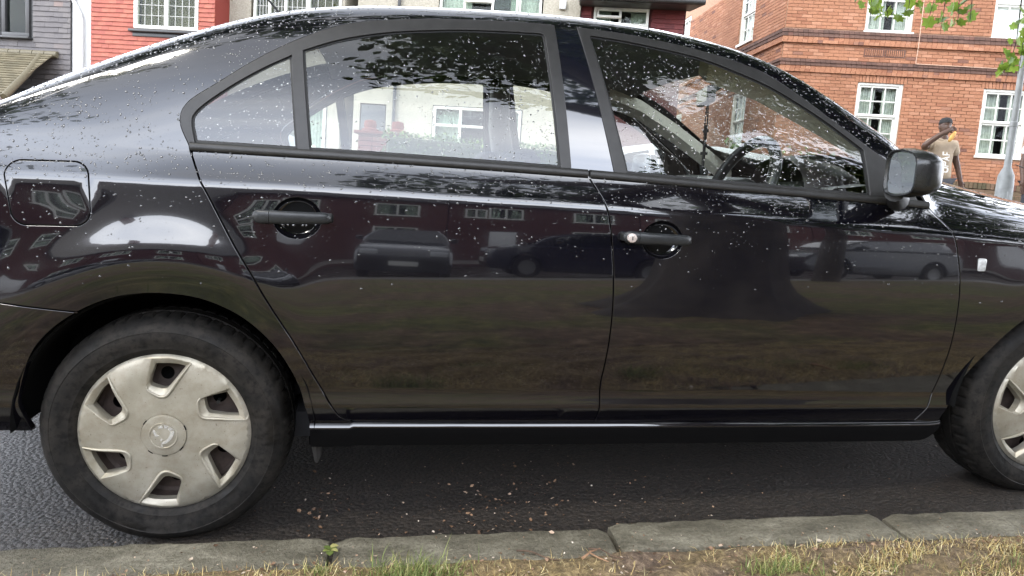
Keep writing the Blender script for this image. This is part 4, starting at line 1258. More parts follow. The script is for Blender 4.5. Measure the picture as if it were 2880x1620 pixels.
# ---- door-window frames, mouldings, glass
Q_GLASS = join_outline(spl([(0.0925, 1.012), (0.084, 1.058), (0.090, 1.082), (0.122, 1.114), (0.187, 1.163), (0.253, 1.205), (0.311, 1.236)]), lin((0.311, 1.236), (0.331, 1.005)), beltp(.33, .093, .018))
R_GLASS = join_outline(lin((0.359, 1.003), (0.337, 1.250)), spl([(0.337, 1.250), (0.412, 1.279), (0.486, 1.299), (0.581, 1.316), (0.728, 1.3305), (0.85, 1.335), (0.950, 1.336)]), spl([(0.950, 1.336), (0.962, 1.333), (0.967, 1.322)]), lin((0.967, 1.322), (0.994, 0.983)), beltp(.993, .36, .018))
F_GLASS = join_outline(lin((1.173, 0.975), (1.092, 1.328)), spl([(1.092, 1.328), (1.094, 1.337), (1.104, 1.339)]), spl([(1.104, 1.339), (1.214, 1.328), (1.395, 1.299), (1.503, 1.267), (1.612, 1.226), (1.717, 1.170), (1.79, 1.125), (1.872, 1.068), (1.888, 1.056)]), lin((1.888, 1.056), (1.896, 0.936)), beltp(1.895, 1.174, .018))
k_b = min(range(len(dlo_s)), key=lambda k: abs(dlo_s[k][0] - 0.995) + (0 if dlo_s[k][1] > 1.2 else 9))
k_c = min(range(len(dlo_s)), key=lambda k: abs(dlo_s[k][0] - 1.060) + (0 if dlo_s[k][1] > 1.2 else 9))
fr_r = panel('rear_window_frame', join_outline(dlo_s[:k_b], lin((0.995, 1.362), (1.022, belt(1.022) + .016)), beltp(1.02, .082, .016)), TRIM, car, [Q_GLASS, R_GLASS], yoff=-.003, gap=.0008, gx=.02, gy=.008, depth=.02)
k_s = min(range(len(dlo_s)), key=lambda k: abs(dlo_s[k][0] - 1.985) + (0 if dlo_s[k][1] < 1.2 else 9))
fr_f = panel('front_window_frame', join_outline(dlo_s[k_c:k_s], [(2.055, belt(2.055) + .012)], beltp(2.05, 1.142, .016), lin((1.140, belt(1.14) + .016), (1.060, 1.360))), TRIM, car, [F_GLASS], yoff=-.003, gap=.0008, gx=.02, gy=.008, depth=.02)
pil = panel('pillar_trim', join_outline(dlo_s[k_b:k_c + 1], lin((1.060, 1.359), (1.140, belt(1.14) + .014)), beltp(1.138, 1.023, .014), lin((1.022, belt(1.022) + .016), (0.995, 1.362))), GLOSS, car, gap=.0014, yoff=.001)
near += [fr_r, fr_f, pil]
def molding(name, x0, x1):
    mb = MB(); ns = []; vs = []
    prof = [(.010, .019, (0, -.2, 1)), (-.002, .018, (0, -.6, 1)), (-.0055, .013, (0, -1, .5)), (-.006, .006, (0, -1, .1)), (-.005, .0005, (0, -1, -.3)), (-.002, -.0015, (0, -.5, -1)), (.012, -.0015, (0, 0, -1))]
    xs = np.linspace(x0, x1, 40)
    for x in xs:
        zb = belt(x); y = float(S(x, zb)[0])
        for dyy, dz, n in prof:
            vs.append((x, y + dyy, zb + dz)); ns.append(tuple(Vector(n).normalized()))
    m = len(prof)
    fs = [(i * m + j, i * m + j + 1, (i + 1) * m + j + 1, (i + 1) * m + j) for i in range(len(xs) - 1) for j in range(m - 1)]
    mb.add(vs, fs); mb.n = ns
    return mb.build(name, TRIM, car)
near += [molding('belt_moulding', .082, 1.067), molding('belt_moulding', 1.072, 2.088)]
near += [panel('quarter_window', Q_GLASS, GLASS, car, yoff=.005, gap=-.004, depth=.004, gx=.03, gy=.012),
         panel('rear_door_window', R_GLASS, GLASS, car, yoff=.006, gap=-.004, depth=.004, gx=.03, gy=.012),
         panel('front_door_window', F_GLASS, GLASS, car, yoff=.006, gap=-.004, depth=.004, gx=.03, gy=.012)]
# black rubber run round each pane
def run(outline, yoff):
    mb = MB()
    P = offset_poly(outline, -.002)
    Q = offset_poly(outline, .006)
    y1 = S([q[0] for q in P], [q[1] for q in P]) + yoff; y2 = S([q[0] for q in Q], [q[1] for q in Q]) + yoff + .001
    n = len(P)
    mb.add([(P[k][0], y1[k], P[k][1]) for k in range(n)] + [(Q[k][0], y2[k], Q[k][1]) for k in range(n)], [(k, (k + 1) % n, n + (k + 1) % n, n + k) for k in range(n)])
    return mb.build('window_seal', RUBBER, car)
near += [run(Q_GLASS, .0035), run(R_GLASS, .0035), run(F_GLASS, .0035)]

# ---- door handles
def handle(door, x0, x1, zm, slope, lock):
    xc = (x0 + x1) / 2; L = x1 - x0
    rec = recess_r if not lock else recess_f
    cx_ = 0.333 if not lock else 1.267; cz_ = 0.839 if not lock else 0.800
    # bowl behind the grip
    mb = MB(); vs = []; ns = []
    rings = 9; m = len(rec)
    for k in range(rings):
        t = k / (rings - 1)
        rr = 1.035 * math.cos(t * math.pi / 2) ** .75 if k < rings - 1 else 0.02
        dep = .030 * math.sin(t * math.pi / 2) ** 1.1
        for q in rec:
            px = cx_ + (q[0] - cx_) * rr; pz = cz_ + (q[1] - cz_) * rr
            vs.append((px, float(S(px, pz)[0]) + dep + .0012, pz))
    fs = [(k * m + i, k * m + (i + 1) % m, (k + 1) * m + (i + 1) % m, (k + 1) * m + i) for k in range(rings - 1) for i in range(m)]
    mb.add(vs, fs)
    mb.build('handle_recess', PAINT, door, angle=180)
    # grip: flattened bar bowing out from the door
    def bar(xa, xb, name, par, e0, e1):
        mb = MB(); n = 16; st = 26; vs = []
        for i in range(st + 1):
            x = xa + (xb - xa) * i / st
            t = (x - x0) / L
            bow = .021 * math.sin(math.pi * min(1, max(0, .14 + t * .78))) ** .7 + .012
            y = float(S(x, zm)[0]) - bow
            hh = .0165 - .003 * t
            end = 1.0
            if e0: end = min(end, math.sqrt(max(0, 1 - max(0, 1 - (x - xa) / .018) ** 2)))
            if e1: end = min(end, math.sqrt(max(0, 1 - max(0, 1 - (xb - x) / .018) ** 2)))
            end = max(end, .05)
            for k in range(n):
                a = 2 * math.pi * k / n
                ca, sa = math.cos(a), math.sin(a)
                vs.append((x, y + .0085 * end * math.copysign(abs(ca) ** .8, ca), zm + slope * (x - xc) + hh * end * math.copysign(abs(sa) ** .8, sa)))
        fs = [(i * n + k, i * n + (k + 1) % n, (i + 1) * n + (k + 1) % n, (i + 1) * n + k) for i in range(st) for k in range(n)]
        fs += [tuple(range(n))[::-1], tuple(st * n + k for k in range(n))]
        mb.add(vs, [f[::-1] for f in fs])
        return mb.build(name, HANDLE, par, angle=60)
    split = x0 + .040
    h = bar(split + .0012, x1, 'door_handle', door, False, True)
    c = bar(x0, split, 'handle_cap', door, True, False)
    for xx in (x0 + .012, x1 - .012):     # feet to the door skin
        mb = MB(); yb = float(S(xx, zm)[0])
        mb.bbox(xx - .012, xx + .012, yb - .024, yb + .004, zm + slope * (xx - xc) - .010, zm + slope * (xx - xc) + .010, .003)
        mb.build('handle_foot', RUBBER, door)
    if lock:
        xl = x0 + .0195; yl = float(S(xl, zm)[0]) - .0405
        M = Matrix.Translation((xl, yl, zm + slope * (xl - xc)))
        mb = MB(); mb.lathe([(.0001, -.0026), (.0095, -.0026), (.0118, -.0012), (.0120, .010)], 24, M)
        lk = mb.build('door_lock', simple('lock_silver', (.62, .54, .50), .35, metal=.2), door)
        mb = MB(); mb.box(xl - .0011, xl + .0011, yl - .0031, yl - .0024, zm - .0045 + slope * (xl - xc), zm + .0045 + slope * (xl - xc))
        mb.build('key_slot', DARK, door)
    return h
handle(rear_door, .232, .416, .843, -.012, False)
handle(front_door, 1.150, 1.340, .8055, -.035, True)

# ---- top of the body: roof, glass fore and aft, bonnet, boot
def topsheet(name, x0, x1, mat, t0=0.0, t1=1.0, inner=None, crown=None, nx=None, side_from=.052, lift=0.0):
    """sheet over the top from near shoulder to far shoulder; t measures across (0 shoulder .. 1 far shoulder)"""
    nx = nx or max(6, int((x1 - x0) / .03))
    mb = MB(); vs = []; ns = []
    xs = np.linspace(x0, x1, nx)
    rows = []
    for x in xs:
        i = min(len(XS) - 2, max(0, int((x - XS[0]) / .01))); t = (x - XS[i]) / .01
        zcol = ZT[i] * (1 - t) + ZT[i + 1] * t; ycol = YT[i] * (1 - t) + YT[i + 1] * t
        zs = zcol[-1]
        zz_ = np.linspace(max(.1, zs - side_from), zs, 16) if side_from > 0 else np.array([zs])
        zz_ = zs - (zs - zz_[0]) * (np.linspace(1, 0, len(zz_)) ** 1.6)
        sec = [(np.interp(z, zcol, ycol), z) for z in zz_]
        yt = ycol[-1]; half = CARW / 2
        c = .028 + .075 * float(smoothstep(1.5, 1.8, x) * (1 - smoothstep(1.95, 2.35, x))) if crown is None else crown
        for k in range(1, 13):
            u = k / 12; y = yt + (half - yt) * u
            sec.append((y, zs + c * (1 - (1 - u) ** 2) * (half - yt) / .55))
        full = sec + [(CARW - y, z) for y, z in sec[-2::-1]]
        rows.append(full)
    Rr = np.array(rows)                       # nx, m, 2
    m = Rr.shape[1]
    P = np.zeros((len(xs), m, 3)); P[:, :, 0] = xs[:, None]; P[:, :, 1] = Rr[:, :, 0]; P[:, :, 2] = Rr[:, :, 1] + lift
    du = np.gradient(P, axis=0); dv = np.gradient(P, axis=1)
    nn = np.cross(du, dv); nn /= np.linalg.norm(nn, axis=2)[:, :, None] + 1e-12
    ia = int(round(t0 * (m - 1))); ib = int(round(t1 * (m - 1)))
    P = P[:, ia:ib + 1]; nn = nn[:, ia:ib + 1]; m = P.shape[1]
    vs = P.reshape(-1, 3); ns = nn.reshape(-1, 3)
    fs = [(i * m + j, (i + 1) * m + j, (i + 1) * m + j + 1, i * m + j + 1) for i in range(len(xs) - 1) for j in range(m - 1)]
    mb.add(vs, fs); mb.n = [tuple(q) for q in ns]
    return mb.build(name, mat, car)
XW0, XW1 = 1.60, 2.20         # windscreen
XR0, XR1 = -0.30, 0.36        # rear window
topsheet('roof', XR1, XW0, PAINT)
E_ = 16.0 / 54.0              # strip of pillar each side before the glass
for (a, b) in ((0.0, E_), (1 - E_, 1.0)):
    topsheet('front_pillar', XW0, XW1, PAINT, a, b)
    topsheet('rear_pillar', XR0, XR1, PAINT, a, b)
WS = topsheet('windscreen', XW0 - .01, XW1 + .03, GLASS, E_, 1 - E_, lift=-.004)
RW = topsheet('rear_window', XR0 - .01, XR1 + .01, GLASS, E_, 1 - E_, lift=-.004)
topsheet('boot_lid', -.98, XR0, PAINT)
topsheet('bonnet', XW1, 3.28, PAINT, side_from=.022)
# tail and nose close the shell
mb = MB(); mb.bbox(-1.0, -.93, .10, CARW - .10, .32, .93, .03); mb.build('tail_panel', PAINT, car)
mb = MB(); mb.bbox(3.22, 3.34, .10, CARW - .10, .24, .72, .04); mb.build('front_bumper', PAINT, car)

# ---- aerial on the roof
mb = MB(); ax, ay = .245, .853
az = float(np.interp(ax, XS, _sil)) + .028
mb.tube([(ax, ay, az - .01), (ax - .01, ay, az + .012)], [.018, .010], 10)
mb.tube([(ax - .008, ay, az + .01), (ax - .17, ay, az + .20)], [.0045, .0032], 8)
mb.build('roof_aerial', RUBBER, car)

# ---- dark inner body behind the gaps, floor, wheel housings
def backing(name, outline, holes=(), yoff=.022):
    V, F = cdt(outline, holes, .05, .02)
    y = S(V[:, 0], V[:, 1]) + yoff
    mb = MB(); mb.add([(V[i, 0], y[i], V[i, 1]) for i in range(len(V))], F)
    return mb.build(name, DARK, car)
arch_big = [(0.012 + .352 * math.cos(a), .30 + .352 * math.sin(a)) for a in np.linspace(math.pi + .25, -.25, 40)]
near.append(backing('inner_body', join_outline([(-.95, .32), (-.335, .30)], arch_big[2:-1], [(.37, .245), (2.19, .205), (2.215, .29), (2.30, .475), (2.43, .60), (2.60, .655), (2.78, .61), (2.9, .5), (2.97, .3), (3.25, .3), (3.25, .66)], [(x, float(np.interp(x, XS, _cre)) + .0) for x in np.linspace(3.2, 2.15, 12)], beltp(2.05, .09, -.004), [(.05, 1.03), (.03, 1.06), (-.1, 1.1), (-.36, .95), (-.95, .9)])))
mb = MB()
mb.box(.33, 2.25, .18, CARW - .18, .187, .23); mb.box(.40, 2.20, .32, CARW - .32, .138, .186); mb.box(-.9, .32, .20, CARW - .20, .33, .36); mb.box(2.26, 3.2, .20, CARW - .20, .24, .30); mb.box(.5, 2.1, .60, .75, .115, .137)  # lower boxes added out of sight to block light from the far side
mb.build('floor_pan_light_block', DARK, car)
def housing(cx_, cz_, r_):
    mb = MB(); n = 26; vs = []
    for k in range(n + 1):
        a = R(-4 + 183 * k / n)
        for y in (.012, .28): vs.append((cx_ + r_ * math.cos(a), y, cz_ + r_ * math.sin(a)))
    fs = [(2 * k, 2 * k + 1, 2 * k + 3, 2 * k + 2) for k in range(n)]
    b = len(vs)
    vs.append((cx_, .28, cz_))
    fs += [(2 * k + 1, b, 2 * k + 3) for k in range(n)]
    mb.add(vs, fs)
    return mb.build('wheel_housing', DARK, car)
near += [housing(.012, .305, .352), housing(2.585, .30, .352)]
mb = MB(); mb.tube([(.362, .075, .245), (.363, .08, .20), (.36, .085, .178)], [.016, .011, .005], 8)
mb.build('jack_tab', simple('worn_metal', (.035, .033, .031), .6), car)


# ---- side repeater on the wing
mb = MB(); yq = float(S(2.25, .742)[0])
mb.bbox(2.238, 2.263, yq - .006, yq + .01, .722, .760, .005)
mb.build('side_repeater', simple('clear_lens', (.55, .56, .56), .08, spec=.8, var=.3, vscale=120), fender)

TAIL = simple('tail_lamp_red', (.22, .008, .010), .10, coat=1.0)
near.append(panel('tail_light', [(-.985, .745), (-.74, .765), (-.70, .80), (-.72, .885), (-.985, .90)], TAIL, car, yoff=-.004, gx=.05, gy=.02))
near.append(panel('headlight', [(2.92, .575), (3.20, .50), (3.262, .53), (3.262, .62), (3.05, .675)], simple('head_lamp_lens', (.35, .36, .37), .06, coat=1.0), car, yoff=-.004, gx=.05, gy=.02))
# mirrored far side
FARM = Matrix(((1, 0, 0, 0), (0, -1, 0, CARW), (0, 0, 1, 0), (0, 0, 0, 1)))
def mirror_copy(o, parent):
    c = o.copy(); COL.objects.link(c); c.parent = parent
    c.matrix_parent_inverse = Matrix.Identity(4)
    return c
for o in near:
    c = mirror_copy(o, car)
    c.matrix_basis = FARM
# ---- wheels
def tyre_mat():
    m, nt, b = mat_new('tyre_rubber')
    b.inputs['Specular IOR Level'].default_value = 0.25
    f = noise(nt, 14, 7, 0.62); g = noise(nt, 70, 5, 0.65)
    c1 = ramp(nt, f, [(0.35, (0.007, 0.0066, 0.0061)), (0.62, (0.023, 0.020, 0.0168))])
    c2 = ramp(nt, g, [(0.34, (0.25, 0.25, 0.25)), (0.52, (1, 1, 1))])
    nt.links.new(mixc(nt, 1.0, c1, c2, 'MULTIPLY'), b.inputs['Base Color'])
    w_ = ramp(nt, noise(nt, 5.5, 7, 0.68), [(0.54, 1.0), (0.62, 0.55)])
    nt.links.new(mixc(nt, 1.0, mixc(nt, 1.0, c1, c2, 'MULTIPLY'), w_, 'MULTIPLY'), b.inputs['Base Color'])
    nt.links.new(ramp(nt, w_, [(0.3, 0.30), (1.0, 0.68)]), b.inputs['Roughness'])
    bump(nt, b, g, 0.35, 0.002)
    return m
TYRE = tyre_mat()
def cap_mat():
    m, nt, b = mat_new('silver_hub_cap')
    f = noise(nt, 9, 6, 0.6); g = noise(nt, 180, 4, 0.7)
    c1 = ramp(nt, f, [(0.35, (0.34, 0.315, 0.25)), (0.65, (0.46, 0.43, 0.36))])
    spot = ramp(nt, g, [(0.29, (0.22, 0.18, 0.13)), (0.37, (1, 1, 1))])
    k = noise(nt, 28, 6, 0.7)
    grime = ramp(nt, k, [(0.34, (0.62, 0.54, 0.44)), (0.55, (1, 1, 1))])
    nt.links.new(mixc(nt, 0.8, mixc(nt, 0.35, c1, grime, 'MULTIPLY'), spot, 'MULTIPLY'), b.inputs['Base Color'])
    b.inputs['Metallic'].default_value = 0.5
    nt.links.new(ramp(nt, f, [(0.3, 0.34), (0.7, 0.5)]), b.inputs['Roughness'])
    return m
CAP = cap_mat()
STEEL = simple('rusty_steel', (0.060, 0.043, 0.036), 0.7, var=0.35, vscale=40, bmp=0.3, bscale=150)
HUB_R = 0.205
def make_wheel(cx_, cz_, rot):
    # steel rim is the wheel itself
    mb = MB()
    mb.lathe([(.205, .006), (.200, .018), (.188, .022), (.184, .060), (.176, .066), (.172, .064)], 64)
    outer = [(.173 * math.cos(a), .173 * math.sin(a)) for a in np.linspace(0, 2 * math.pi, 73)[:-1]]
    hl = []
    for k in range(12):
        a = R(90 + 30 * k + 2 + rot); hl.append([(.140 * math.cos(a) + .0165 * math.cos(t), .140 * math.sin(a) + .0165 * math.sin(t)) for t in np.linspace(0, 2 * math.pi, 19)[:-1]])
    V, F = cdt(outer, hl, .012, .012)
    mb.add([(v[0], .064 - .02 * (1 - np.hypot(*v) / .173), v[1]) for v in V], F)
    w = mb.build('wheel', STEEL, car)
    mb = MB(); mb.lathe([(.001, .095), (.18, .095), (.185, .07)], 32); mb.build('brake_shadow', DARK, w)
    # tyre
    mb = MB(); n = 288
    prof = [(.199, .016), (.205, .004), (.212, -.002), (.219, -.006), (.221, -.0075), (.2235, -.0075), (.236, -.0115), (.250, -.013), (.262, -.0115), (.2635, -.0125), (.2655, -.0115), (.276, -.006), (.284, .001), (.290, .009), (.2955, .018), (.2985, .028), (.3010, .042), (.3015, .060), (.2955, .0605), (.2955, .068), (.3015, .0685), (.302, .100), (.296, .1005), (.296, .108), (.302, .1085), (.3010, .145), (.296, .168), (.280, .184), (.25, .19), (.2, .175)]
    m = len(prof); vs = []
    for k in range(n):
        a = 2 * math.pi * k / n
        notch = (k % 5) == 0
        nr = rng.random()
        for j, (r_, h) in enumerate(prof):
            rr = r_
            if notch and (14 <= j <= 17 or 24 <= j <= 26): rr -= .0055 if j >= 15 else .0025
            vs.append((rr * math.cos(a), h, rr * math.sin(a)))
    fs = [(k * m + i, k * m + i + 1, ((k + 1) % n) * m + i + 1, ((k + 1) % n) * m + i) for k in range(n) for i in range(m - 1)]
    # the road flattens the bottom and the sidewall bulges there
    out = []
    for (x, y, z) in vs:
        zw = z + cz_
        if zw < .06 and y < .09:
            y -= .006 * math.exp(-((zw - .025) / .022) ** 2) * (1 if y < .02 else .3)
        if zw < .0: z = -cz_ + .0005
        out.append((x, y, z))
    mb.add(out, fs)
    mb.build('tyre', TYRE, w, angle=35)
    # hub cap
    c0 = [(-.104, .955), (.10, .955), (.232, .928), (.343, .893), (.20, .70), (.078, .525), (.030, .490), (-.018, .484), (-.090, .520), (-.158, .566), (-.172, .610), (-.150, .75)]
    c1 = [(-.072, .884), (.09, .882), (.185, .872), (.268, .846), (.165, .71), (.060, .585), (.035, .568), (-.010, .567), (-.080, .590), (-.138, .617), (-.148, .650), (-.118, .75)]
    rr0 = HUB_R
    dome = lambda r_: -.013 * (1 - (r_ / rr0) ** 2) - .004 * math.exp(-((r_ / rr0 - .80) / .16) ** 2) + (.006 * max(0, (r_ / rr0 - .965) / .035) ** 2)
    def rot2(q, a): c_, s_ = math.cos(a), math.sin(a); return (q[0] * c_ - q[1] * s_, q[0] * s_ + q[1] * c_)
    mb = MB()
    ring_o = [(rr0 * math.cos(a), rr0 * math.sin(a)) for a in np.linspace(0, 2 * math.pi, 145)[:-1]]
    holes = []; inner = []
    for k in range(6):
        a = R(60 * k + rot)
        h0 = [rot2((q[0] * rr0, q[1] * rr0), a) for q in c0]; h1 = [rot2((q[0] * rr0, q[1] * rr0), a) for q in c1]
        holes.append(h0); inner.append(h1)
    centre = [(.054 * math.cos(a), .054 * math.sin(a)) for a in np.linspace(0, 2 * math.pi, 61)[:-1]]
    V, F = cdt(ring_o, holes + [centre], .009, .009)
    mb.add([(v[0], dome(np.hypot(*v)), v[1]) for v in V], [f if ((V[f[1]][0] - V[f[0]][0]) * (V[f[2]][1] - V[f[0]][1]) - (V[f[1]][1] - V[f[0]][1]) * (V[f[2]][0] - V[f[0]][0])) > 0 else f[::-1] for f in F])
    for h0, h1 in zip(holes, inner):
        n_ = len(h0)
        vs = []
        for t, d in ((0, 0), (.18, .0008), (1, .011), (1.0, .032)):
            for q0, q1 in zip(h0, h1):
                x = q0[0] + (q1[0] - q0[0]) * t; z = q0[1] + (q1[1] - q0[1]) * t
                vs.append((x, dome(np.hypot(x, z)) + d, z))
        fs = [(r_ * n_ + i, r_ * n_ + (i + 1) % n_, (r_ + 1) * n_ + (i + 1) % n_, (r_ + 1) * n_ + i) for r_ in range(3) for i in range(n_)]
        mb.add(vs, fs)
    # outer rim roll
    mb.lathe([(rr0, dome(rr0)), (rr0 + .0015, dome(rr0) + .004), (rr0 - .002, .022)], 144)
    hc = mb.build('hub_cap', CAP, w, angle=28)
    # raised lips along the two inner edges of each opening
    mb = MB()
    for h0 in holes:
        seg = [h0[i] for i in (3, 4, 5, 6, 7, 8, 9, 10)]
        s_ = spl(seg, .006)
        pts = [(q[0] * .994, dome(np.hypot(*q)) - .0005, q[1] * .994) for q in s_]
        m_ = len(pts)
        mb.tube(pts, [.0022 + .0022 * math.sin(math.pi * (i + .5) / m_) for i in range(m_)], 8)
    mb.build('cap_rib', CAP, w, angle=60)
    # centre cap with ring and winged-arrow emblem
    yc = dome(.054)
    mb = MB()
    mb.lathe([(.0001, yc - .0062), (.029, yc - .006), (.0315, yc - .0052), (.046, yc - .0046), (.0525, yc - .003), (.054, yc + .002), (.055, yc + .012)], 72)
    mb.lathe([(.0300, yc - .0058), (.0312, yc - .0074), (.0332, yc - .0074), (.0345, yc - .0050)], 60)
    cc = mb.build('centre_cap', CAP, w, angle=50)
    mb = MB()
    E0 = .0280
    def ex(pts, h=.0018):
        P = [(q[0] * E0, q[1] * E0) for q in pts]
        if area2(P) < 0: P = P[::-1]
        mb.poly_extrude(P, yc - .0058, yc - .0058 - h, lambda a, b, d: (a, d, b))
    wing = spl([(.95, .42), (.85, -.02), (.55, -.45), (.15, -.72), (-.22, -.80)], .08)
    wing_in = spl([(-.12, -.58), (.18, -.45), (.42, -.18), (.55, .12), (.60, .40)], .08)
    ex(wing + wing_in)
    ex([(.58, .48), (.92, .55), (.62, .82), (.40, .62)]); ex([(.10, .72), (.34, .68), (.52, .88), (.14, 1.0)]); ex([(-.38, .68), (.02, .74), (.02, 1.0), (-.30, .92)])
    ex([(-.85, .52), (-.70, .60), (-.52, .18), (-.36, .02), (-.60, -.05), (-.72, .10)])
    ex([(-.30, -.98), (-.05, -.98), (-.16, -.84)])
    ex([(-.16 + .12 * math.cos(a), -.36 + .09 * math.sin(a)) for a in np.linspace(0, 6.28, 13)[:-1]])
    mb.build('emblem', simple('emblem_silver', (.58, .57, .53), .25, metal=.35), w, angle=30)
    for a0 in (232, 270, 318, 20, 140):
        mb = MB()
        aa = [R(a0 - 7 + 14 * t) for t in np.linspace(0, 1, 6)]
        vs = []
        for a in aa: vs += [(.0530 * math.cos(a), yc - .0032, .0530 * math.sin(a)), (.0558 * math.cos(a), yc - .0022, .0558 * math.sin(a))]
        mb.add(vs, [(2 * i, 2 * i + 1, 2 * i + 3, 2 * i + 2) for i in range(5)])
        mb.build('cap_slot', DARK, w)
    # valve and a bolt seen through the openings
    mb = MB(); a = R(30 + rot)
    mb.tube([(.138 * math.cos(a), .055, .138 * math.sin(a)), (.142 * math.cos(a), .020, .142 * math.sin(a))], .0042, 8); mb.build('valve', RUBBER, w)
    w.location = (cx_, .035, cz_)
    return w
wr = make_wheel(0.0, .292, 0.0)
wf = make_wheel(2.602, .292, 23.0)
for w_ in (wr, wf):
    c = w_.copy(); COL.objects.link(c); c.parent = car
    c.location = (w_.location.x, CARW - .035, w_.location.z); c.scale = (1, -1, 1)
    for ch in w_.children:
        if ch.name.startswith('tyre') or ch.name.startswith('brake'):
            k = ch.copy(); COL.objects.link(k); k.parent = c

# ---- door mirrors
MIRROR = simple('mirror_glass', (0.40, 0.42, 0.43), 0.03, metal=1.0, rvar=0.03, vscale=150)
MHOUSE = simple('mirror_housing', (0.016, 0.017, 0.017), 0.22, spec=0.6, var=0.2, vscale=25, bmp=0.05, bscale=400)
def door_mirror():
    a = Vector((1.869, -.030, 0)); b = Vector((1.820, -.205, 0))
    ux = (b - a); wdt = ux.length; ux.normalize()             # outwards along the glass
    nrm = Vector((0, 0, 1)).cross(ux); 
    if nrm.x > 0: nrm = -nrm                                  # glass faces the rear
    cen = (a + b) / 2 + Vector((0, 0, .993))
    def sec(scale, depth, dz=0.0, n=40, ex=4.6, wx=1.0):
        out = []
        for k in range(n):
            t = 2 * math.pi * k / n
            c_, s_ = math.cos(t), math.sin(t)
            px = math.copysign(abs(c_) ** (2 / ex), c_) * wdt / 2 * scale * wx
            pz = math.copysign(abs(s_) ** (2 / ex), s_) * .055 * scale
            if px > 0: pz *= 1 - .16 * (px / (wdt / 2))        # outer end is lower
            if pz > 0: pz *= 1 + .12 * (1 - (px / wdt) ** 2)
            out.append(cen + ux * (px - .004) + Vector((0, 0, pz + dz)) - nrm * depth)
        return out
    rings = [sec(.90, .004), sec(.96, -.002), sec(1.02, -.001), sec(1.06, .008), sec(1.08, .028), sec(1.03, .044), sec(.92, .062), sec(.70, .076), sec(.40, .085), sec(.08, .088)]
    n = 40; mb = MB()
    mb.add([q for r_ in rings for q in r_], [(i * n + k, i * n + (k + 1) % n, (i + 1) * n + (k + 1) % n, (i + 1) * n + k) for i in range(len(rings) - 1) for k in range(n)])
    h = mb.build('door_mirror', MHOUSE, car, angle=50)
    g = sec(.905, .0035)
    mb = MB(); mb.add(g, [tuple(range(n))]); mb.build('mirror_pane', MIRROR, h, smooth=False)
    # seam round the lower shell and the stalk
    mb = MB()
    mb.tube([q + Vector((0, 0, -.0008)) for q in [cen + ux * t * wdt * .56 + Vector((0, 0, -.027)) - nrm * (.02 + .085 * math.sqrt(max(0, 1 - (t * 1.75) ** 2))) * 1.0 for t in np.linspace(-.5, .56, 14)]], .0016, 6)
    mb.build('mirror_seam', DARK, h)
    mb = MB()
    mb.tube([(1.885, -.055, .945), (1.93, -.01, .930), (1.975, .045, .920)], [.026, .026, .030], 12)
    mb.build('mirror_stalk', TRIM, h)
    return h
dm = door_mirror()
c = mirror_copy(dm, car); c.matrix_basis = FARM
for ch in dm.children:
    k = ch.copy(); COL.objects.link(k); k.parent = c

# ---- cabin
mb = MB()
for s_ in (0,):
    mb.box(-.2, 2.15, .14, CARW - .14, .23, .30)
mb.build('cabin_floor', CLOTH, car)
def door_trim():
    O = join_outline(beltp(2.0, .12, .012), [(.14, .8), (.42, .32)], [(2.05, .28)])
    V, F = cdt(O, [], .08, .05)
    y = S(V[:, 0], V[:, 1]) + .055
    mb = MB(); mb.add([(V[i, 0], y[i] - (.03 * max(0, (V[i, 1] - belt(V[i, 0]) + .05) / .06)), V[i, 1]) for i in range(len(V))], F)
    return mb.build('door_trim', DASH, car)
dt = door_trim(); c = mirror_copy(dt, car); c.matrix_basis = FARM
# headliner just under the roof sheet, with pillar trims
xs_ = np.linspace(.30, 1.62, 24); vs = []; m_ = 21
for x in xs_:
    zs = float(np.interp(x, XS, _sil)); yt = float(YT[int((x + 1) / .01)][-1])
    for k in range(m_):
        u = -1 + 2 * k / (m_ - 1); hw = CARW / 2 - yt + .02
        vs.append((x, CARW / 2 + u * hw, zs - .035 + .028 * (1 - u * u) - .02 * abs(u) ** 6))
mb = MB(); mb.add(vs, [(i * m_ + j, i * m_ + j + 1, (i + 1) * m_ + j + 1, (i + 1) * m_ + j) for i in range(len(xs_) - 1) for j in range(m_ - 1)])
mb.build('headliner', LINER, car)
def pillar_strip(name, pts, wid, mat, far=True):
    mb = MB(); mb.tube(pts, wid, 10)
    return mb.build(name, mat, car)
fy = lambda q: (q[0], CARW - q[1], q[2])
fa = [(1.50, .350, 1.300), (1.66, .330, 1.250), (1.84, .295, 1.160), (2.0, .255, 1.070), (2.10, .235, 1.010), (2.17, .225, .955)]
for f_ in (0, 1):
    q = [fy(t) for t in fa] if f_ else fa
    mb = MB(); vs = []
    for (x, y, z) in q:
        s_ = -1 if f_ else 1
        vs += [(x, y - .03 * s_, z + .02), (x, y + .035 * s_, z + .03), (x, y + .045 * s_, z - .02), (x, y - .015 * s_, z - .05)]
    mb.add(vs, [(4 * i + j, 4 * i + (j + 1) % 4, 4 * i + 4 + (j + 1) % 4, 4 * i + 4 + j) for i in range(len(q) - 1) for j in range(4)])
    mb.build('pillar_lining', BEIGE, car, angle=60)
    pb = [(1.03, .262, 1.33), (1.04, .19, 1.15), (1.08, .13, .97), (1.09, .10, .5)]
    q = [fy(t) for t in pb] if f_ else pb
    mb = MB(); mb.tube(q, [.045, .05, .055, .06], 8); mb.build('pillar_lining', LINER, car, angle=60)
